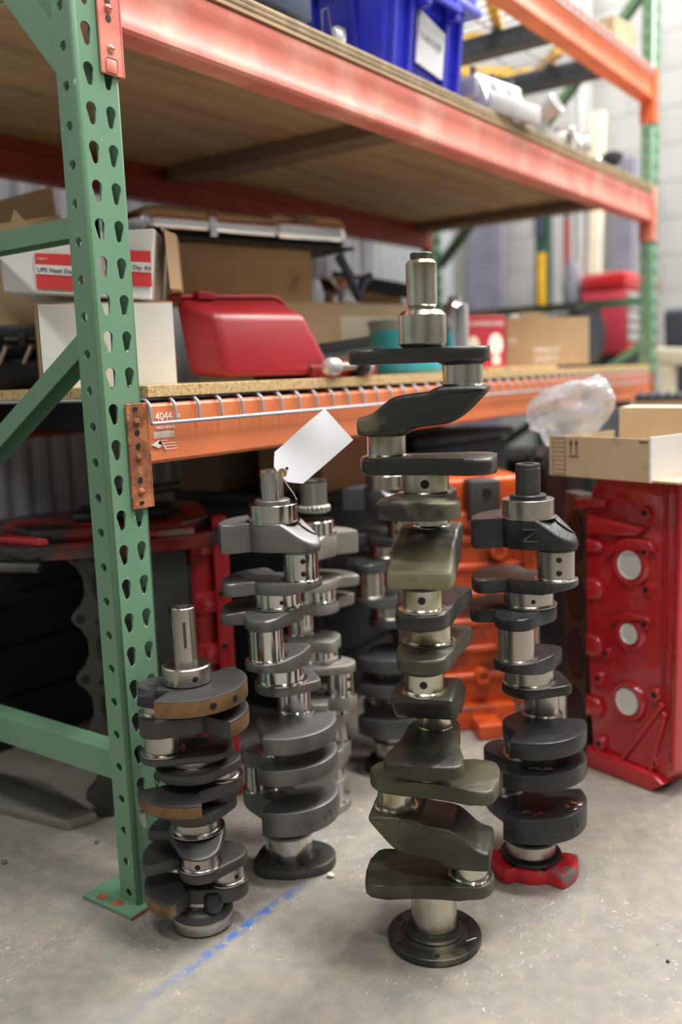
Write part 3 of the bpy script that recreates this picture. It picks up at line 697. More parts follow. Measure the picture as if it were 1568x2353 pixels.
gp([(.160, .15), (.168, .15), (.168, .56), (.160, .56)], -.02, .004, .002, m_redblk2, 'seam_rib')
for pts in ([(.075, .035), (.083, .035), (.172, .165), (.164, .172)], [(.138, .030), (.146, .030), (.178, .150), (.170, .155)]): gp(pts, -.01, .013, .004, m_redblk, 'stiffening_rib')
gp([(.083, .035), (.140, .034), (.172, .148), (.166, .162)], -.01, .005, .004, m_redblk, 'gusset')
for k, (a, b, r) in enumerate(((.093, .408, .026), (.093, .281, .019), (.090, .152, .025))):
    mt = GM @ Matrix.Translation((a, b, 0))
    me = lathe([(r+.017, -.004), (r+.013, .006), (r+.008, .010), (r+.003, .0095), (r+.001, .004)], 36); me.transform(mt); link('plug_boss', me, m_redblk, G)
    me = lathe([(r, .003), (r, .0085), (r*.93, .0075), (r*.88, .0065)], 36); me.transform(mt); pl = link('core_plug', me, m_plug, G)
for (a, b, r, w) in ((.093, .408, .055, .075), (.095, .281, .045, .065)):
    pts = [(a-w*.75, b+.010), (a-w*.45, b+.034*r/.05), (a, b+.046*r/.05), (a+w*.6, b+.046*r/.05), (a+w*.75, b+.030), (a+w*.45, b+.032), (a-w*.2, b+.030), (a-w*.5, b+.014)]
    gp(pts, -.01, .014, .005, m_redblk, 'cast_brow')
for a, b, r in ((.125, .505, .012), (.125, .436, .011), (.130, .369, .010), (.127, .305, .010), (.022, .180, .014), (.150, .180, .013), (.026, .052, .013), (.040, .232, .010), (.150, .054, .010)):
    bolt_boss(G, GM @ Matrix.Translation((a, b, 0)), r, .010, m_redblk)
for b0, b1 in ((.33, .37), (.42, .445), (.10, .14), (.22, .262)):
    gp([(-.006, b0), (.028, b0+.004), (.034, (b0+b1)/2), (.024, b1), (-.006, b1)], -.02, .013, .009, m_redblk, 'bore_bulge')
# orange block behind the tall crankshaft
I = root('engine_block', 'bright orange engine block behind the tallest crankshaft', 'engine block', (1.010, -.115, 0), facing((1.010, -.115, 0))+R(18))
def ib(nm, x0, x1, y0, y1, z0, z1, b=.008, m=m_orblk): return link(nm, box(x0, x1, y0, y1, z0, z1, b, 3), m, I)
ib('block_body', -.22, .050, -.06, .16, .035, .470, .018); ib('top_flange', -.24, .062, -.075, .15, .452, .490, .010); ib('upper_housing', -.15, .040, -.05, .12, .48, .560, .012)
ib('foot_flange', -.20, .004, -.085, .08, .0, .055, .006); ib('foot_pad', -.10, -.045, -.145, -.06, .0, .034, .003)
ib('pan_rail', .028, .056, -.078, .10, .05, .47, .006)
for k in range(6):
    z = .11+k*.062; ib('cast_rib', -.16, .030, -.073, -.05, z, z+.018, .007)
for x, z, r in ((-.03, .40, .018), (-.05, .30, .022), (-.02, .19, .014), (-.07, .12, .016), (.015, .34, .010), (.010, .24, .010)):
    me = lathe([(r*1.3, .058), (r*1.1, .078), (r, .082), (r*.62, .082), (r*.55, .074)], 22); me.transform(Matrix.Translation((x, 0, z)) @ Matrix.Rotation(pi/2, 4, 'X')); link('bolt_boss', me, m_orblk, I)
mb = link('mounting_bracket', box(-.100, -.030, -.10, -.045, .470, .560, .006), m_castB, I)
me = cyl(.011, 0, .003, n=20); me.transform(Matrix.Translation((-.062, -.101, .535)) @ Matrix.Rotation(pi/2, 4, 'X')); link('bolt_hole', me, m_black, mb)
# left red block behind the near post
HL = (.226, .235, 0)
H = root('engine_block', 'worn dark red engine block behind the near green post, cylinder bores showing', 'engine block', HL, R(-40))
def hb_(nm, m, *a, bev=.006): return link(nm, box(*a, bev, 2), m, H)
# local x runs along the deck to the right, y goes into the block
dk = prism([(-.105, .0), (.105, .0), (.105, .50), (-.105, .50)], 0, .02, 'y', .002); 
edge = []
for k in range(97):
    z = .02+.48*k/96; edge.append((-.078-.026*max(math.exp(-((z-.044-.112*q)/.020)**2) for q in range(5)), z))
deck = link('cylinder_deck', prism([(.105, .0), (.105, .505)]+edge[::-1]+[(-.08, 0)], 0, .024, 'y', .002, 2, 50), m_iron, H)
for k in range(4):
    z = .10+.112*k
    me = lathe([(.052, -.001), (.052, .0005), (.0505, .0005), (.049, -.0006)], 40); me.transform(Matrix.Translation((-.016, 0, z)) @ Matrix.Rotation(pi/2, 4, 'X')); cb = link('bore_rim', me, m_castB, deck)
    me = cyl(.0488, .0002, .0008, n=40, ch=.0002); me.transform(Matrix.Translation((-.016, 0, z)) @ Matrix.Rotation(pi/2, 4, 'X')); link('cylinder_bore', me, m_black, deck)
    for x, zz, r in ((-.088, z+.056, .0085), (-.060, z+.048, .005), (.072, z+.056, .006)):
        me = cyl(r, .0002, .001, n=18, ch=.0002); me.transform(Matrix.Translation((x, 0, zz)) @ Matrix.Rotation(pi/2, 4, 'X')); link('bolt_hole', me, m_black, deck)
hb_('block_body', m_oilred, -.070, .105, .024, .26, .02, .500, bev=.012)
link('end_flange', prism([(-.26, .05), (-.17, -.035), (-.06, -.035), (.12, -.035), (.19, .02), (.19, .20), (.10, .30), (-.20, .32), (-.33, .20)], .495, .520, 'z', .005), m_oilred, H)
for q, z0, z1, m in (([(-.16, .0), (.10, -.02), (.16, .04), (.14, .2), (-.12, .24), (-.22, .14)], .520, .545, m_oilred), ([(-.09, .05), (.08, .03), (.10, .16), (-.08, .18)], .545, .562, m_blk2)): link('end_housing', prism(q, z0, z1, 'z', .008), m, H)
for q in ([(-.24, .06), (-.15, -.028), (-.13, -.028), (-.21, .07)], [(-.05, -.03), (.12, -.03), (.12, -.015), (-.05, -.012)]): link('raised_rib', prism(q, .520, .534, 'z', .004), m_redblk2, H)
link('oil_tube', tube([(-.33, .04, .49), (-.15, -.05, .488), (-.145, -.052, .487)], .009, 12), m_castB, H)
hb_('side_wall', m_redblk2, .105, .155, .03, .24, .0, .55, bev=.012); hb_('pan_rail', m_redblk2, .155, .185, .01, .05, .0, .545, bev=.006)
for z in (.06, .16, .26, .36, .47): hb_('bearing_web', m_redblk, .11, .178, .02, .07, z, z+.045, bev=.010)
hb_('head_gasket', m_blk, .104, .112, .004, .05, .06, .46, bev=.001)
for z in (.52, .40, .30): bolt_boss(H, Matrix.Translation((.165, .02, z)) @ Matrix.Rotation(pi/2, 4, 'X'), .010, .012, m_redblk2)
# dark castings under the lower shelf
def dark_block(loc, rz, dims, label, m=m_blk2):
    t = root('engine_block', label, 'engine block', loc, rz); w_, d_, h_ = dims
    link('block_body', box(-w_/2, w_/2, -d_/2, d_/2, .0, h_, .02, 2), m, t)
    link('top_flange', box(-w_/2-.012, w_/2+.012, -d_/2-.012, d_/2+.012, h_, h_+.025, .006, 2), m, t)
    for k in range(3): link('cast_rib', box(-w_/2+.02, w_/2-.02, -d_/2-.012, -d_/2+.01, h_*(.2+.25*k), h_*(.2+.25*k)+.03, .008), m, t)
    for k in range(3):
        me = cyl(.05, 0, .004, n=28); me.transform(Matrix.Translation((-w_/2-.0005, (k-1)*d_*.3, h_*.5)) @ Matrix.Rotation(-pi/2, 4, 'Y')); link('cylinder_bore', me, m_black, t)
    return t
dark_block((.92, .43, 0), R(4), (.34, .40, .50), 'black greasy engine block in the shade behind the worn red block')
dark_block((1.42, .38, 0), R(-6), (.46, .40, .60), 'blue-black block made tall to fill the darkness behind the dark grey crankshaft', m_nblk)  # raised and coloured blue-black to fill the dark area under the shelf
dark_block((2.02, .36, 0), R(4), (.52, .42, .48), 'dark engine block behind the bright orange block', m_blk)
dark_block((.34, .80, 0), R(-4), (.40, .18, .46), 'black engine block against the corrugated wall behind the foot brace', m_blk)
# transmission case beyond the bag
tr = root('gearbox_case', 'dark grey gearbox case with pale ribs behind the plastic bag', 'gearbox', (1.36, -.19, 0), facing((1.36, -.19, 0)))
link('case_body', lathe([(.10, 0), (.13, .02), (.13, .30), (.15, .44), (.16, .55), (.155, .58), (.11, .60), (.07, .69)], 28), m_blk2, tr)
for k in range(8): t = R(-150+20*k); link('case_rib', prism([(.125, .30), (.160, .52), (.172, .56), (.150, .60), (.12, .40)], -.006, .006, 'y', .003, mtx=Matrix.Rotation(t, 4, 'Z')), m_castE if k > 3 else m_blk2, tr)
link('input_shaft', cyl(.016, .69, .74), m_castB, tr)
# gasket sheet lying on the floor
tag(link('gasket_sheet', prism([(.0, .0), (.05, -.02), (.085, .18), (.06, .31), (-.01, .30), (-.03, .20)], .0005, .020, 'z', .004), m_castD, None, (.100, .300, 0)), 'pale grey flat plate lying on the floor under the rack', 'plate')
tag(link('casting_foot', hexa([(.0, 0, 0), (.06, .01, 0), (.06, .06, 0), (0, .05, 0), (.01, .01, .03), (.05, .015, .03), (.05, .05, .03), (.01, .045, .03)], .005), m_redblk2, None, (.352, .045, 0)), 'small chipped red casting on the floor between two crankshafts', 'casting')
# cardboard boxes under the lower shelf
def carton(loc, dims, rz, label, mat, lid=None, cat='box', group=None, t=.004):
    """open carton: four walls and a floor, origin at centre of base"""
    r_ = root('carton', label, cat, loc, rz, group); w_, d_, h_ = dims
    link('base', box(-w_/2, w_/2, -d_/2, d_/2, 0, t), mat, r_)
    for nm, a in (('front_wall', (-w_/2, w_/2, -d_/2, -d_/2+t)), ('rear_wall', (-w_/2, w_/2, d_/2-t, d_/2)), ('side_wall', (-w_/2, -w_/2+t, -d_/2+t, d_/2-t)), ('side_wall', (w_/2-t, w_/2, -d_/2+t, d_/2-t))): link(nm, box(*a, t, h_), mat, r_)
    if lid == 'closed':
        for s in (-1, 1): link('flap', box(-w_/2, w_/2, *(sorted((s*.001, s*d_/2))), h_, h_+t), mat, r_)
    if lid == 'tape': 
        for s in (-1, 1): link('flap', box(-w_/2, w_/2, *(sorted((s*.001, s*d_/2))), h_, h_+t), mat, r_)
        link('tape', box(-w_/2-.001, w_/2+.001, -.025, .025, h_+t, h_+t+.0008), m_tape, r_)
    return r_
c_ = carton((.83, .56, .526), (.17, .12, .13), R(6), 'brown carton with torn pale stickers under the lower shelf', m_cardD, 'closed')
for x in (-.07, -.015): link('sticker', box(x, x+.045, -.0612, -.0602, .02, .12), m_castD, c_)
carton((.955, .33, .526), (.26, .20, .12), R(-4), 'plain brown carton under the shelf behind the paper tag', m_card, 'closed')
tag(link('pipe', tube([(.26, .33, .585), (.40, .27, .592)], .010, 14), m_castB), 'short dark steel pipe resting on the worn red block', 'pipe')

# ================================================================== LOWER SHELF THINGS
ZS = .7880
wb = carton((.206, .228, ZS), (.212, .16, .128), R(-35), 'lower plain white carton on the shelf beside the near post', m_white, 'closed')
link('torn_edge', box(-.1092, -.1078, -.081, .08, 0, .130), m_card, wb)
for q, a in (([(-.11, -.08), (.10, -.085), (.11, -.15), (-.08, -.145)], 0),): link('open_flap', prism([(p[0], p[1]+.09) for p in q], .1325, .1365, 'z'), m_card, wb)
UB = root('carton', 'tilted white shipping carton with red next day air labels, stacked on the white carton', 'box', (.234, .262, .9262), R(-46))
link('carton_body', hexa([(-.145, -.085, .020), (.090, -.085, .0), (.105, .09, .0), (-.135, .09, .02), (-.150, -.080, .105), (.104, -.075, .118), (.118, .09, .118), (-.15, .09, .11)], .003, 1), m_white, UB)
link('flap', hexa([(.112, -.07, .117), (.136, -.05, .105), (.138, .08, .105), (.116, .085, .118), (.113, -.07, .121), (.138, -.05, .109), (.140, .08, .109), (.117, .085, .122)]), m_card, UB)
link('flap', hexa([(.122, -.074, .020), (.140, -.05, .02), (.142, .06, .02), (.124, .06, .02), (.118, -.072, .115), (.136, -.05, .112), (.138, .06, .112), (.120, .06, .115)]), m_card, UB)
link('flap', hexa([(-.16, .085, .10), (-.06, .085, .11), (-.06, .089, .11), (-.16, .089, .10), (-.20, .10, .155), (-.075, .12, .175), (-.075, .124, .175), (-.20, .104, .155)]), m_card, UB)
link('torn_flap', prism([(-.135, .105), (-.05, .112), (-.085, .112), (-.118, .150)], -.080, -.077, 'y'), m_card, UB)
for x0_, z0_ in ((-.092, .018), (.018, .022)):
    lb = link('shipping_label', hexa([(x0_, -.0880, z0_+.006), (x0_+.075, -.0868, z0_), (x0_+.075, -.0855, z0_), (x0_, -.0855, z0_+.006), (x0_+.001, -.0868, z0_+.062), (x0_+.076, -.0845, z0_+.058), (x0_+.076, -.0830, z0_+.058), (x0_+.001, -.0830, z0_+.062)]), m_labred, UB)
    link('label_band', hexa([(x0_+.0005, -.0886, z0_+.029), (x0_+.0745, -.0872, z0_+.023), (x0_+.0745, -.086, z0_+.023), (x0_+.0005, -.086, z0_+.029), (x0_+.001, -.0882, z0_+.044), (x0_+.075, -.0866, z0_+.039), (x0_+.075, -.0855, z0_+.039), (x0_+.001, -.0855, z0_+.044)]), m_white, lb)
    text('UPS Next Day Air', .0098, m_ink, lb, frame((x0_+.003, -.0894, z0_+.0325), (.075, .0012, -.0058), (0, .02, 1)))
    text('urgent', .006, m_inkw, lb, frame((x0_+.004, -.0880, z0_+.052), (.075, .0022, -.0045), (0, .02, 1)))
# tall cardboard sheet behind, dark parts at far left
tag(link('cardboard_sheet', hexa([(.0, 0, 0), (.22, -.02, 0), (.22, -.016, 0), (0, .004, 0), (-.02, .06, .33), (.205, .04, .40), (.205, .044, .40), (-.02, .064, .33)]), m_card, None, (.17, .600, ZS), (0, 0, R(-25))), 'leaning brown cardboard sheet behind the tilted shipping carton', 'cardboard')
hd = root('cylinder_head', 'black cylinder head with shiny valve stems at the shelf end', 'cylinder head', (.212, .452, ZS), R(-42))
hd.scale = (.74, .74, .74)
link('head_body', box(-.16, .14, -.07, .07, 0, .075, .012), m_blk, hd); link('rocker_shaft', tube([(-.15, -.03, .12), (.14, -.03, .12)], .010, 12), m_blk2, hd)
for k in range(5):
    x = -.12+k*.058; link('valve_stem', tube([(x, -.06, .06), (x+.025, -.085, .105)], .009, 12), m_steelB, hd); link('rocker_arm', box(x-.01, x+.012, -.06, .03, .10, .135, .006), m_blk, hd)
link('cover_plate', box(-.15, .13, .0, .07, .075, .16, .01), m_blk, hd)
# red tool case
tcase = root('tool_case', 'open red plastic tool case lying on the particle board', 'tool case', (.522, .105, ZS), R(-6))
def loft(a, b, bev, mat, nm, par):   # a: front ring 4, b: back ring 4 (bl,br,tr,tl)
    return link(nm, hexa([a[0], a[1], b[1], b[0], a[3], a[2], b[2], b[3]], bev, 4), mat, par)
lid = loft([(-.17, -.045, .006), (.075, -.075, .004), (.040, -.035, .120), (-.17, -.020, .118)], [(-.20, .03, .012), (.130, .03, .020), (.055, .06, .158), (-.20, .06, .150)], .014, m_case, 'lid', tcase)
link('lid_rim', tube([(-.205, .058, .151), (-.10, .060, .155), (.040, .060, .160), (.056, .058, .158), (.066, .054, .150), (.132, .032, .032), (.135, .030, .022)], .0065, 8), m_case, tcase)
link('latch', box(-.155, -.115, .040, .060, .148, .163, .003), m_case, tcase)
tray = link('tray', hexa([(.02, -.075, 0), (.205, -.070, 0), (.245, .10, 0), (.02, .10, 0), (.015, -.070, .024), (.210, -.074, .027), (.255, .10, .030), (.015, .10, .030)], .005), m_case, tcase)
link('tray_rim', tube([(.05, -.072, .0265), (.212, -.076, .0285), (.250, .09, .031)], .003, 8), m_case, tray)
br = root('angle_bracket', 'black perforated steel angle lying across the red tool tray', 'bracket', (.600, .115, ZS+.037))
mt = frame((0, 0, 0), (.97, -.10, .10), (0, 1, .1))
for nm, q in (('flange', [(0, 0), (.215, 0), (.215, .003), (0, .003)]), ): link(nm, prism(q, 0, .026, 'z', mtx=mt @ Matrix.Rotation(pi/2, 4, 'X') @ Matrix.Scale(-1, 4, (0, 0, 1)) @ Matrix.Rotation(-pi/2, 4, 'X')), m_blk, br)
link('flange', prism([(0, 0), (.215, 0), (.225, -.026), (0, -.026)], 0, .003, 'z', mtx=mt), m_blk, br)
link('bright_edge', prism([(.214, 0), (.217, 0), (.227, -.026), (.224, -.026)], 0, .0034, 'z', mtx=mt), m_chrome, br)
for k in range(6):
    me = cyl(.004, -.0003, .0034, (.03+k*.033, -.013), .0001, 14); me.transform(mt); link('hole', me, m_castE, br)
link('spring_clip', tube([(.05, 0, -.002), (.06, -.01, -.02), (.085, -.02, -.024), (.10, -.015, -.008)], .004, 8), m_castE, br)
hm = root('slide_hammer', 'grey slide hammer with a dark collar lying at the shelf edge', 'hammer', (.612, .002, ZS+.0195), R(4))
link('shaft', cyl(.0085, -.075, .048, n=22, axis='x'), m_steelB, hm); link('knob', lathe([(.004, -.088), (.014, -.082), (.0175, -.072), (.0165, -.056), (.010, -.050)], 28, axis='x'), m_alu, hm)
link('collar', cyl(.0185, .022, .046, ch=.003, axis='x'), m_blk, hm); link('striker', lathe([(.0185, .046), (.0190, .048), (.0190, .058), (.016, .064), (.004, .066)], 32, axis='x'), m_alu, hm)
# cartons behind
carton((.78, .52, ZS+.182), (.46, .20, .118), R(-14), 'long brown carton under the chrome oil pan', m_card, 'closed')
c2_ = carton((1.12, .49, ZS), (.50, .32, .178), R(-16), 'pale brown carton with wide tape behind the red tool case', m_cardL, 'closed')
link('tape', box(-.02, .25, -.1612, -.1602, .03, .150), m_tape, c2_); link('tape', box(-.252, .252, -.162, -.09, .1822, .1828), m_tape, c2_)
tag(link('blue_tool', tube([(0, 0, 0), (.03, -.01, -.05), (.06, -.012, -.10), (.085, -.012, -.06), (.12, -.01, -.045)], .012, 10), m_navy, None, (1.05, .335, 1.085)), 'blue and black hand tool hanging before the long brown carton', 'tool')
op = root('oil_pan', 'chrome oil pan lying on the long brown carton', 'oil pan', (.885, .47, ZS+.311), R(-16))
link('pan_body', box(-.34, .20, -.11, .14, 0, .066, .03, 5), m_chrome, op); link('pan_sump', box(-.02, .21, -.118, .145, -.002, .074, .032, 5), m_chrome, op)
link('pan_flange', box(-.35, .215, -.125, .155, -.006, .001, .002, 1), m_blk, op); link('strap', box(-.185, -.165, -.116, -.105, .004, .062, .004), m_chrome, op)
gr = root('grille', 'black slotted grille leaning against the chrome can', 'grille', (1.44, .46, 1.03), R(-20))
for k in range(5): link('slat', hexa([(-.12, -.05+k*.03, -.004+k*.014), (.15, -.05+k*.03, -.034+k*.014), (.15, -.03+k*.03, -.034+k*.014), (-.12, -.03+k*.03, -.004+k*.014), (-.12, -.05+k*.03, .004+k*.014), (.15, -.05+k*.03, -.026+k*.014), (.15, -.03+k*.03, -.026+k*.014), (-.12, -.03+k*.03, .004+k*.014)]), m_blk, gr)
for x in (-.11, 0., .14): link('crosspiece', hexa([(x-.008, -.05, -.012-.11*(x+.12)), (x+.008, -.05, -.012-.11*(x+.12)), (x+.008, .09, .05-.11*(x+.12)), (x-.008, .09, .05-.11*(x+.12)), (x-.008, -.05, -.002-.11*(x+.12)), (x+.008, -.05, -.002-.11*(x+.12)), (x+.008, .09, .062-.11*(x+.12)), (x-.008, .09, .062-.11*(x+.12))]), m_blk, gr)
cc = root('chrome_can', 'chrome breather can on the pale taped carton', 'can', (1.235, .48, ZS+.184))
link('can_body', lathe([(.060, 0), (.063, .003), (.063, .072), (.058, .080), (.02, .082)], 36), m_chrome, cc); link('can_seam', lathe([(.0635, .010), (.0645, .012), (.0635, .014)], 36), m_chrome, cc)
# pails
for x, y, lab, m, h in ((1.115, .185, 'round turquoise pail with a worn label behind the tall crankshaft', m_pail, .125),):
    pl_ = root('pail', lab, 'pail', (x, y, ZS))
    link('pail_body', lathe([(.082, 0), (.085, .004), (.092, h-.01), (.095, h-.006), (.095, h), (.088, h)], 40), m_paild, pl_)
    link('blue_band', lathe([(.0860, .006), (.0872, .008), (.0880, .034), (.0868, .036)], 40), m_pail, pl_); link('label_wrap', lathe([(.0888, .046), (.0902, .048), (.0925, .104), (.091, .106)], 40), m_pail, pl_)
    link('lid', lathe([(.096, h-.004), (.097, h), (.096, h+.006), (.085, h+.007)], 40), m_paild, pl_)
tag(link('spray_can', lathe([(.032, 0), (.034, .002), (.034, .150), (.030, .160), (.018, .166), (.016, .180), (.004, .181)], 28), m_chrome, None, (1.245, .12, .7977)), 'silver spray can beside the turquoise pail', 'can')
fb = carton((1.80, .60, ZS), (.38, .30, .16), R(-12), 'dark open carton with raised flaps behind the tall crankshaft', m_card)
link('flap', hexa([(-.19, .15, .16), (.19, .15, .16), (.19, .154, .16), (-.19, .154, .16), (-.15, .22, .33), (.17, .22, .33), (.17, .224, .33), (-.15, .224, .33)]), m_card, fb)
link('flap', hexa([(.19, -.15, .16), (.19, .15, .16), (.194, .15, .16), (.194, -.15, .16), (.33, -.13, .205), (.33, .13, .205), (.334, .13, .205), (.334, -.13, .205)]), m_card, fb)
link('label', box(-.10, .06, -.1515, -.1502, .06, .14), m_white, fb)
# red carton with print
rb = root('red_carton', 'red printed carton beside the turquoise pail', 'box', (1.44, .175, .7978), R(-28))
link('carton_body', box(-.070, .070, -.06, .06, 0, .138, .002, 1), m_redbox, rb)
text('POWERBOND', .0195, m_inkw, rb, frame((-.060, -.0606, .110), (1, 0, 0), (0, 0, 1)))
for cx, r in ((-.036, .018), (.036, .024)): 
    me = lathe([(r*.82, 0), (r, 0), (r, .0005), (r*.82, .0005)], 28, sy=1.25); me.transform(frame((cx, -.0606, .062), (1, 0, 0), (0, 0, 1))); link('print_ring', me, m_inkw if cx > 0 else m_tape, rb)
link('print_panel', box(.025, .050, -.0606, -.0600, .008, .030), m_inkw, rb)
# tan notched carton
tn = root('notched_carton', 'tan carton with a notched open end, next to the red carton', 'box', (1.86, .150, ZS+.002), R(-32))
link('long_wall', box(-.19, .10, -.09, -.086, .012, .150), m_card, tn); link('base', box(-.19, .10, -.09, .18, .008, .012), m_card, tn); link('rear_wall', box(-.19, .10, .176, .18, .012, .150), m_card, tn)
link('notched_wall', prism([(-.09, .008), (.18, .008), (.18, .128), (.165, .136), (.128, .136), (.115, .118), (.03, .118), (.010, .150), (-.09, .150)], .100, .104, 'x'), m_cardL, tn)
link('side_wall', box(-.19, -.186, -.09, .18, .012, .150), m_card, tn); link('inner_flap', box(-.14, -.07, -.086, -.083, .14, .166), m_card, tn)
link('foam_strip', box(-.17, -.12, -.086, -.082, .135, .160), m_white, tn)
text('TY', .028, m_inkw, tn, frame((-.185, -.0906, .070), (1, 0, 0), (0, 0, 1)))
text('WRIGHT', .024, m_inkw, tn, frame((-.095, -.0906, .045), (1, 0, 0), (0, 0, 1))); text('GASKET', .024, m_inkw, tn, frame((-.095, -.0906, .020), (1, 0, 0), (0, 0, 1)))
link('skid', box(-.15, .16, -.07, .17, 0, .008), m_blk, tn)
# black ribbed pulley / fan and alternator body
pw = root('ribbed_wheel', 'black ribbed fan wheel beside the notched carton', 'fan', (2.245, .16, ZS+.105), R(-8))
link('rim', lathe([(.060, -.03), (.100, -.022), (.104, -.012), (.104, .018), (.098, .026), (.06, .030)], 44, axis='y'), m_rub, pw)
for k in range(24):
    me = box(-.003, .003, -.026, .034, .055, .1045, .001, 1); me.transform(Matrix.Rotation(2*pi*k/24, 4, 'Y')); link('rib', me, m_blk, pw)
link('motor_body', lathe([(.085, .03), (.09, .05), (.085, .20), (.05, .23)], 36, axis='y'), m_rub, pw)
tag(link('black_crate', box(-.22, .12, -.10, .12, 0, .13, .01), m_rub, None, (2.26, .68, ZS)), 'dark plastic crate behind the notched carton', 'crate')
# ================================================================== UPPER SHELF THINGS
ZU = 1.3954
tt = root('storage_tote', 'blue plastic storage tote with a white label on the plywood shelf', 'tote', (.945, .20, ZU))
link('tote_body', hexa([(-.155, -.185, 0), (.135, -.185, 0), (.135, .20, 0), (-.155, .20, 0), (-.175, -.205, .230), (.155, -.205, .230), (.155, .22, .230), (-.175, .22, .230)], .012, 3), m_tote, tt)
link('rim', box(-.190, .172, -.222, .235, .185, .240, .006, 2), m_tote, tt)
link('rim_lip', box(-.196, .180, -.230, .242, .170, .188, .004, 2), m_toted, tt)
for x in (-.145, -.085, .060, .120): link('rib', hexa([(x-.008, -.197, .004), (x+.008, -.197, .004), (x+.008, -.180, .004), (x-.008, -.180, .004), (x-.008, -.217, .20), (x+.008, -.217, .20), (x+.008, -.195, .20), (x-.008, -.195, .20)], .002, 1), m_toted, tt)
for y in (-.12, -.02, .08, .17): link('rib', hexa([(-.168, y-.008, .004), (-.152, y-.008, .004), (-.152, y+.008, .004), (-.168, y+.008, .004), (-.188, y-.008, .20), (-.168, y-.008, .20), (-.168, y+.008, .20), (-.188, y+.008, .20)], .002, 1), m_toted, tt)
for x in (-.072, .048): link('handle_post', box(x, x+.022, -.236, -.205, .13, .20, .004, 1), m_toted, tt)
link('handle_bar', box(-.072, .070, -.240, -.228, .146, .164, .003, 1), m_tote, tt)
lb = link('paper_label', hexa([(-.060, -.1995, .030), (.048, -.1985, .018), (.048, -.195, .018), (-.060, -.195, .030), (-.056, -.2110, .128), (.048, -.2080, .108), (.048, -.200, .108), (-.056, -.200, .128)]), m_paper, tt)
text('V-ROCKER', .0185, m_inkg, lb, frame((-.052, -.2062, .078), (1, .01, -.10), (0, -.11, 1)))
nb = root('navy_box', 'small navy case with a white label on the plywood shelf', 'case', (.472, .09, ZU), 0)
link('case_body', box(-.12, .085, -.07, .20, .022, .16, .005, 2), m_navy, nb); link('sticker', box(.0, .075, -.0712, -.0700, .062, .15), m_white, nb)
for x in (-.09, .05): link('foot', box(x, x+.03, -.04, .16, 0, .022), m_blk, nb)
pt = root('metal_tray', 'small grey metal tray beside the navy case', 'tray', (.585, .04, ZU))
link('plate', box(-.03, .05, -.035, .08, 0, .004, .001, 1), m_alu, pt); link('tab', box(.02, .052, -.034, -.030, .004, .028, .006), m_alu, pt); link('wire_loop', tube([(0, -.02, .004), (.0, -.02, .05), (.018, -.02, .06), (.025, -.02, .03), (.03, -.02, .004)], .002, 6), m_steelB, pt)
# cast aluminium parts
def manifold(loc, rz, label):
    t = root('intake_manifold', label, 'manifold', loc, rz)
    link('plenum', box(-.10, .10, -.03, .08, .04, .10, .014, 3), m_alu, t)
    for k in range(3): link('runner', hexa([(-.095+.07*k, -.065, 0), (-.055+.07*k, -.065, 0), (-.055+.07*k, -.02, .0), (-.095+.07*k, -.02, 0), (-.09+.07*k, -.03, .09), (-.06+.07*k, -.03, .09), (-.06+.07*k, .02, .09), (-.09+.07*k, .02, .09)], .008, 2), m_alu, t)
    link('flange', box(-.11, .11, -.075, -.063, 0, .045, .004), m_alu, t)
    for k in range(3):
        me = cyl(.008, 0, .02, n=14); me.transform(Matrix.Translation((-.09+.08*k, -.01, .095))); link('bolt', me, m_steelB, t)
    return t
manifold((1.335, .055, ZU), R(-8), 'grey cast intake manifold beside the blue tote')
wp = root('water_pump', 'grey cast water pump with an open round port', 'pump', (1.535, .050, ZU), R(20))
link('pump_body', lathe([(.05, 0), (.055, .01), (.05, .05), (.035, .06), (.03, .075)], 28), m_alu, wp)
me = lathe([(.024, 0), (.024, .075), (.027, .08), (.027, .092), (.021, .092), (.020, .060), (.004, .058)], 26); me.transform(Matrix.Translation((-.005, -.005, .03)) @ Matrix.Rotation(R(58), 4, 'X') @ Matrix.Rotation(R(-18), 4, 'Y')); link('port', me, m_alu, wp)
me = cyl(.0205, 0, .002, n=26); me.transform(Matrix.Translation((-.005, -.005, .03)) @ Matrix.Rotation(R(58), 4, 'X') @ Matrix.Rotation(R(-18), 4, 'Y') @ Matrix.Translation((0, 0, .089))); link('port_mouth', me, m_black, wp)
link('bracket', prism([(-.06, .0), (.05, .0), (.03, .09), (-.02, .105)], .02, .034, 'y', .003), m_alu, wp)
cb = root('carburettor', 'silver carburettor with small shiny levers', 'carburettor', (1.745, .035, ZU), R(15))
link('carb_body', box(-.04, .05, -.03, .04, 0, .045, .006), m_alu, cb); link('throat', lathe([(.024, .04), (.028, .05), (.028, .066), (.023, .066), (.022, .05)], 26), m_alu, cb)
link('shaft', tube([(-.07, -.02, .03), (.09, -.02, .03)], .005, 10), m_castB, cb)
for x in (-.055, -.025, .03, .06): link('lever', lathe([(.007, -.036), (.010, -.033), (.010, -.026), (.006, -.022)], 16, (x, .03+.2*abs(x)), axis='y'), m_chrome, cb)
pu = root('pulley', 'small silver pulley at the edge of the plywood shelf', 'pulley', (1.885, .03, ZU+.033), R(20))
link('wheel', lathe([(.010, -.016), (.030, -.014), (.033, -.010), (.026, 0), (.033, .010), (.030, .014), (.010, .016)], 32, axis='y'), m_alu, pu); link('hub', lathe([(.006, -.022), (.010, -.020), (.012, -.010)], 20, axis='y'), m_castB, pu)
tag(link('oil_filter_cap', lathe([(.028, 0), (.031, .004), (.031, .018), (.027, .022), (.012, .023)], 28), m_chrome, None, (2.00, .045, ZU)), 'flat shiny round cap lying on the plywood shelf', 'cap')
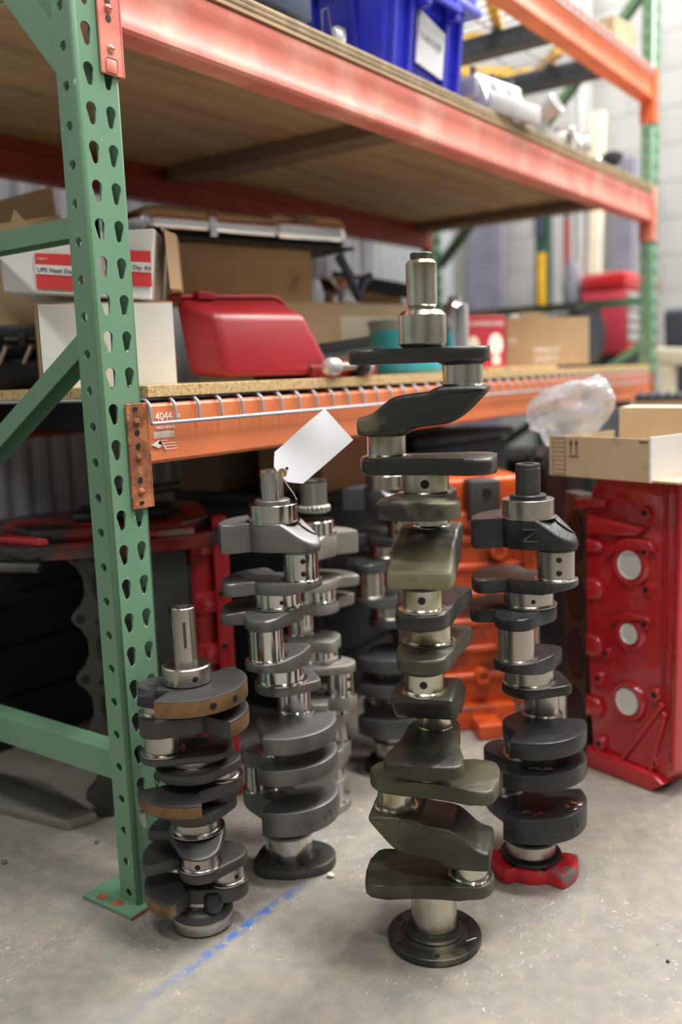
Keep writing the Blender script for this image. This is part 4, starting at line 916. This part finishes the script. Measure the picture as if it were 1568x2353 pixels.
tag(link('dark_jug', lathe([(.034, 0), (.036, .006), (.034, .040), (.022, .055), (.022, .066), (.034, .070), (.036, .090), (.026, .098)], 26), m_rub, None, (2.30, .09, ZU)), 'small dark bottle on the plywood shelf by the far post', 'bottle')
# ---- top shelf
fr = root('yellow_frame', 'yellow tubular frame lying on the topmost wire deck', 'frame', (0, 0, 1.7845))
for a, b in (((1.46, .18), (1.46, .62)), ((1.54, .16), (1.90, .30)), ((1.90, .30), (1.66, .62)), ((2.12, .20), (2.30, .36)), ((2.30, .36), (2.05, .58))):
    link('tube', sweep([(-.014, 0), (.014, 0), (.014, .028), (-.014, .028)], (*a, 0), (*b, 0)), m_yel, fr)
for k in range(12): t = k/11; link('rung', box(1.445, 1.478, .18+.44*t, .195+.44*t, .0281, .0305), m_yel, fr)
carton((2.345, .14, 1.7845), (.15, .16, .12), R(-8), 'small brown carton on the topmost deck by the far post', m_cardL, 'closed')
carton((2.10, .74, 1.7845), (.36, .26, .2), R(10), 'grey brown carton deep on the topmost wire deck', m_cardD, 'closed')

# ================================================================== RIGHT SIDE AND BACKGROUND
# open carton on the red block
oc = root('carton', 'open brown carton with black arrows resting on the red block', 'box', (.850, -.462, .5885), atan2(fa.y, fa.x))
w_ = .205
link('base', box(-.115, .16, -.09, .10, 0, .004), m_cardL, oc); link('front_wall', box(-.115, .104, -.094, -.090, 0, .075), m_cardL, oc)
link('rear_wall', box(-.100, .16, .10, .104, .0, .118), m_cardL, oc); link('side_wall', box(-.115, -.111, -.09, .10, .004, .072), m_cardL, oc); link('side_wall', box(.1045, .1085, -.094, .10, 0, .078), m_white, oc)
link('folded_flap', hexa([(-.10, .104, .116), (.16, .104, .116), (.16, .14, .118), (-.10, .14, .118), (-.10, .104, .119), (.16, .104, .119), (.16, .14, .121), (-.10, .14, .121)]), m_tape, oc)
pr_ = link('printed_table', box(-.106, -.0755, -.0946, -.0941, .003, .071), m_ink, oc)
for k in range(8): link('print_row', box(-.1046, -.0769, -.0950, -.0944, .0045+k*.0083, .0045+k*.0083+.0066), m_cardL, pr_)
for x in (-.063, -.050):
    ar = link('arrow_shaft', box(x-.0012, x+.0012, -.0946, -.0941, .042, .062), m_ink, oc); link('arrow_head', prism([(x-.0042, .061), (x+.0042, .061), (x, .070)], -.0946, -.0941, 'y'), m_ink, ar)
link('arrow_line', box(-.0675, -.0455, -.0946, -.0941, .037, .0395), m_ink, oc); link('print_dash', box(.085, .102, -.0946, -.0941, .068, .0705), m_ink, oc)
# plastic bag
vs, fs = [], []; nu, nv_ = 36, 22; random.seed(5)
from mathutils import noise as mn
for j in range(nv_+1):
    v_ = j/nv_*pi
    for i in range(nu):
        t = 2*pi*i/nu; p = V((sin(v_)*cos(t), sin(v_)*sin(t), cos(v_)))
        k = 1.08+.34*mn.noise(p*1.5+V((3, 1, 2)))+.20*abs(mn.noise(p*3.3))
        q = V((p.x*.080*k, p.y*.05*k, p.z*.058*k)); q.x += .3*q.z; vs.append(q)
for j in range(nv_):
    for i in range(nu): a = (i+1) % nu; fs.append((j*nu+i, j*nu+a, (j+1)*nu+a, (j+1)*nu+i))
bg = tag(link('plastic_bag', mesh('bag', vs, fs, 28, True), m_bag, None, (.905, -.325, .704), (R(8), R(-14), atan2(fa.y, fa.x))), 'crumpled clear plastic bag spilling from the open carton', 'bag')
# second carton and tray behind, far right
carton((2.08, -.27, .60), (.40, .26, .075), R(-75), 'brown carton with black parts on it beyond the plastic bag', m_card, 'closed')
st = root('parts_stand', 'dark steel stand carrying the far brown carton', 'stand', (2.08, -.27, 0), R(-75))
link('stand_top', box(-.20, .20, -.13, .13, .575, .5995, .004), m_blk, st)
for x in (-.18, .16):
    for y in (-.11, .09): link('leg', box(x, x+.02, y, y+.02, 0, .575), m_blk, st)
bp_ = root('tread_plate', 'dark ribbed rubber mat on the far brown carton', 'mat', (2.08, -.27, .6795), R(-75))
link('mat_body', box(-.19, .19, -.12, .12, 0, .016, .003), m_rub, bp_)
for k in range(14): link('tread', box(-.185+k*.027, -.172+k*.027, -.12, .12, .0161, .022), m_rub, bp_)
mp_ = root('sawhorse', 'pale timber stand beyond the far post', 'timber stand', (2.66, -.12, 0))
link('leg', box(-.035, .035, .10, .14, 0, .80), m_pine, mp_); link('leg', box(-.035, .035, -.56, -.52, 0, .70), m_pine, mp_); link('rail', hexa([(-.04, -.62, .73), (.04, -.62, .73), (.04, .16, .79), (-.04, .16, .79), (-.04, -.62, .79), (.04, -.62, .79), (.04, .16, .85), (-.04, .16, .85)], .004), m_pine, mp_)
tag(link('black_bin', hexa([(-.14, -.16, 0), (.14, -.16, 0), (.14, .16, 0), (-.14, .16, 0), (-.17, -.2, 1.02), (.17, -.2, 1.02), (.17, .2, 1.02), (-.17, .2, 1.02)], .03, 3), m_rub, None, (3.30, -.03, 0)), 'tall dark plastic bin beyond the far post', 'bin')
# red tool chest on a stand
ch = root('tool_chest', 'red tool chest with pale drawer fronts behind the far post', 'tool chest', (3.48, .46, 0))
link('chest_body', box(-.25, .25, -.10, .10, .84, 1.12, .008), m_redbox, ch); link('chest_lid', box(-.255, .255, -.108, .105, 1.12, 1.20, .02), m_redblk, ch); link('cabinet', box(-.24, .24, -.09, .09, 0, .84, .01), m_blk, ch)
for k in range(6):
    d_ = link('drawer', box(-.235, .235, -.112, -.100, .850+k*.045, .886+k*.045, .003), m_chrome if k else m_redblk, ch); link('drawer_pull', box(-.21, .21, -.118, -.111, .862+k*.045, .870+k*.045, .002), m_alu, d_)
# leaning things between the rack and the block wall
def slab(nm, lab, cat, p, w, d, h, lx, mat, rz=0):
    o = link(nm, hexa([(-w/2, -d/2, 0), (w/2, -d/2, 0), (w/2, d/2, 0), (-w/2, d/2, 0), (-w/2+lx, -d/2, h), (w/2+lx, -d/2, h), (w/2+lx, d/2, h), (-w/2+lx, d/2, h)], .004, 1), mat, None, p, (0, 0, rz)); return tag(o, lab, cat)
slab('slate_panel', 'dark grey slate panel leaning on the block wall beyond the open carton', 'panel', (4.40, 1.66, 0), .05, .24, 1.95, .12, m_purple)
slab('green_upright', 'dark green steel upright nearest the slate panel', 'post', (3.58, .895, 0), .06, .07, 1.9, .02, m_dgreen)
slab('green_upright', 'dark green steel upright beside the pale metal pole', 'post', (3.60, .75, 0), .06, .07, 1.9, .02, m_dgreen)
slab('dark_door', 'dark blue grey door panel leaning against the block wall', 'panel', (4.40, .80, 0), .05, .14, 1.95, .12, m_purple)
slab('timber_plank', 'pale timber plank leaning near the block wall', 'plank', (4.30, .93, 0), .04, .07, 2.2, .15, m_pine)
tag(link('metal_pole', tube([(3.30, .60, 0), (3.34, .605, 2.2)], .018, 12), m_alu), 'pale metal pole standing behind the red tool chest', 'pole')
jk = root('floor_jack_handle', 'blue grey handle hung on the pale metal pole', 'handle', (3.20, .50, 1.05))
link('grip', lathe([(.012, 0), (.035, .02), (.045, .09), (.035, .16), (.018, .22)], 20), m_purple, jk); link('rod', cyl(.012, .2, .7, n=12), m_alu, jk)
jk.location = (3.26, .615, 1.05)
for k, (y, z, m, lab) in enumerate(((.88, 1.15, m_yel, 'yellow screwdriver handle hanging on the green upright'), (.895, 1.55, m_navy, 'navy cloth strap hanging on the green upright'), (.75, 1.3, m_redblk, 'red cloth strap hanging on the green upright'))):
    tag(link('hanging_tool', tube([(3.535+.02*(k == 2), y, z+.20), (3.533+.02*(k == 2), y, z+.1), (3.525+.02*(k == 2), y-.005, z-.12)], .022, 10), m), lab, 'hand tool')
slab('white_panel', 'white painted panel standing behind the green uprights', 'panel', (4.45, 1.18, 0), .04, .16, 2.3, .10, m_cmu)
tag(link('conduit_pipe', tube([(4.55, 1.04, 0), (4.55, 1.04, 4.1)], .022, 12), m_cmu), 'pale conduit pipe fixed on the block wall', 'pipe')
# small litter on the floor
peb = [(.230, -.192, .006, m_tape), (.02, -.62, .003, m_blk), (-.03, .30, .005, m_castE), (.10, .22, .004, m_castE), (.30, -.70, .0025, m_blk), (.60, -.80, .004, m_blk)]
for k, (x, y, r, m) in enumerate(peb):
    bm = bmesh.new(); bmesh.ops.create_icosphere(bm, subdivisions=2, radius=r)
    for v in bm.verts: v.co *= 1+.35*mn.noise(v.co*180+V((k, 0, 0))); v.co.z *= .6
    zmin = min(v.co.z for v in bm.verts)
    o = link('debris_chip', bm_mesh('chip', bm), m, None, (x, y, -zmin))
    tag(o, ['pale tan chip on the concrete near the tagged crankshaft', 'dark crumb on the bare concrete before the tall crankshaft', 'grey crumb on the concrete under the foot brace', 'grey flake on the concrete beside the foot plate', 'tiny dark crumb on open concrete right of the tall crankshaft', 'dark flake on open concrete before the red block'][k], 'debris', 'litter on the floor')
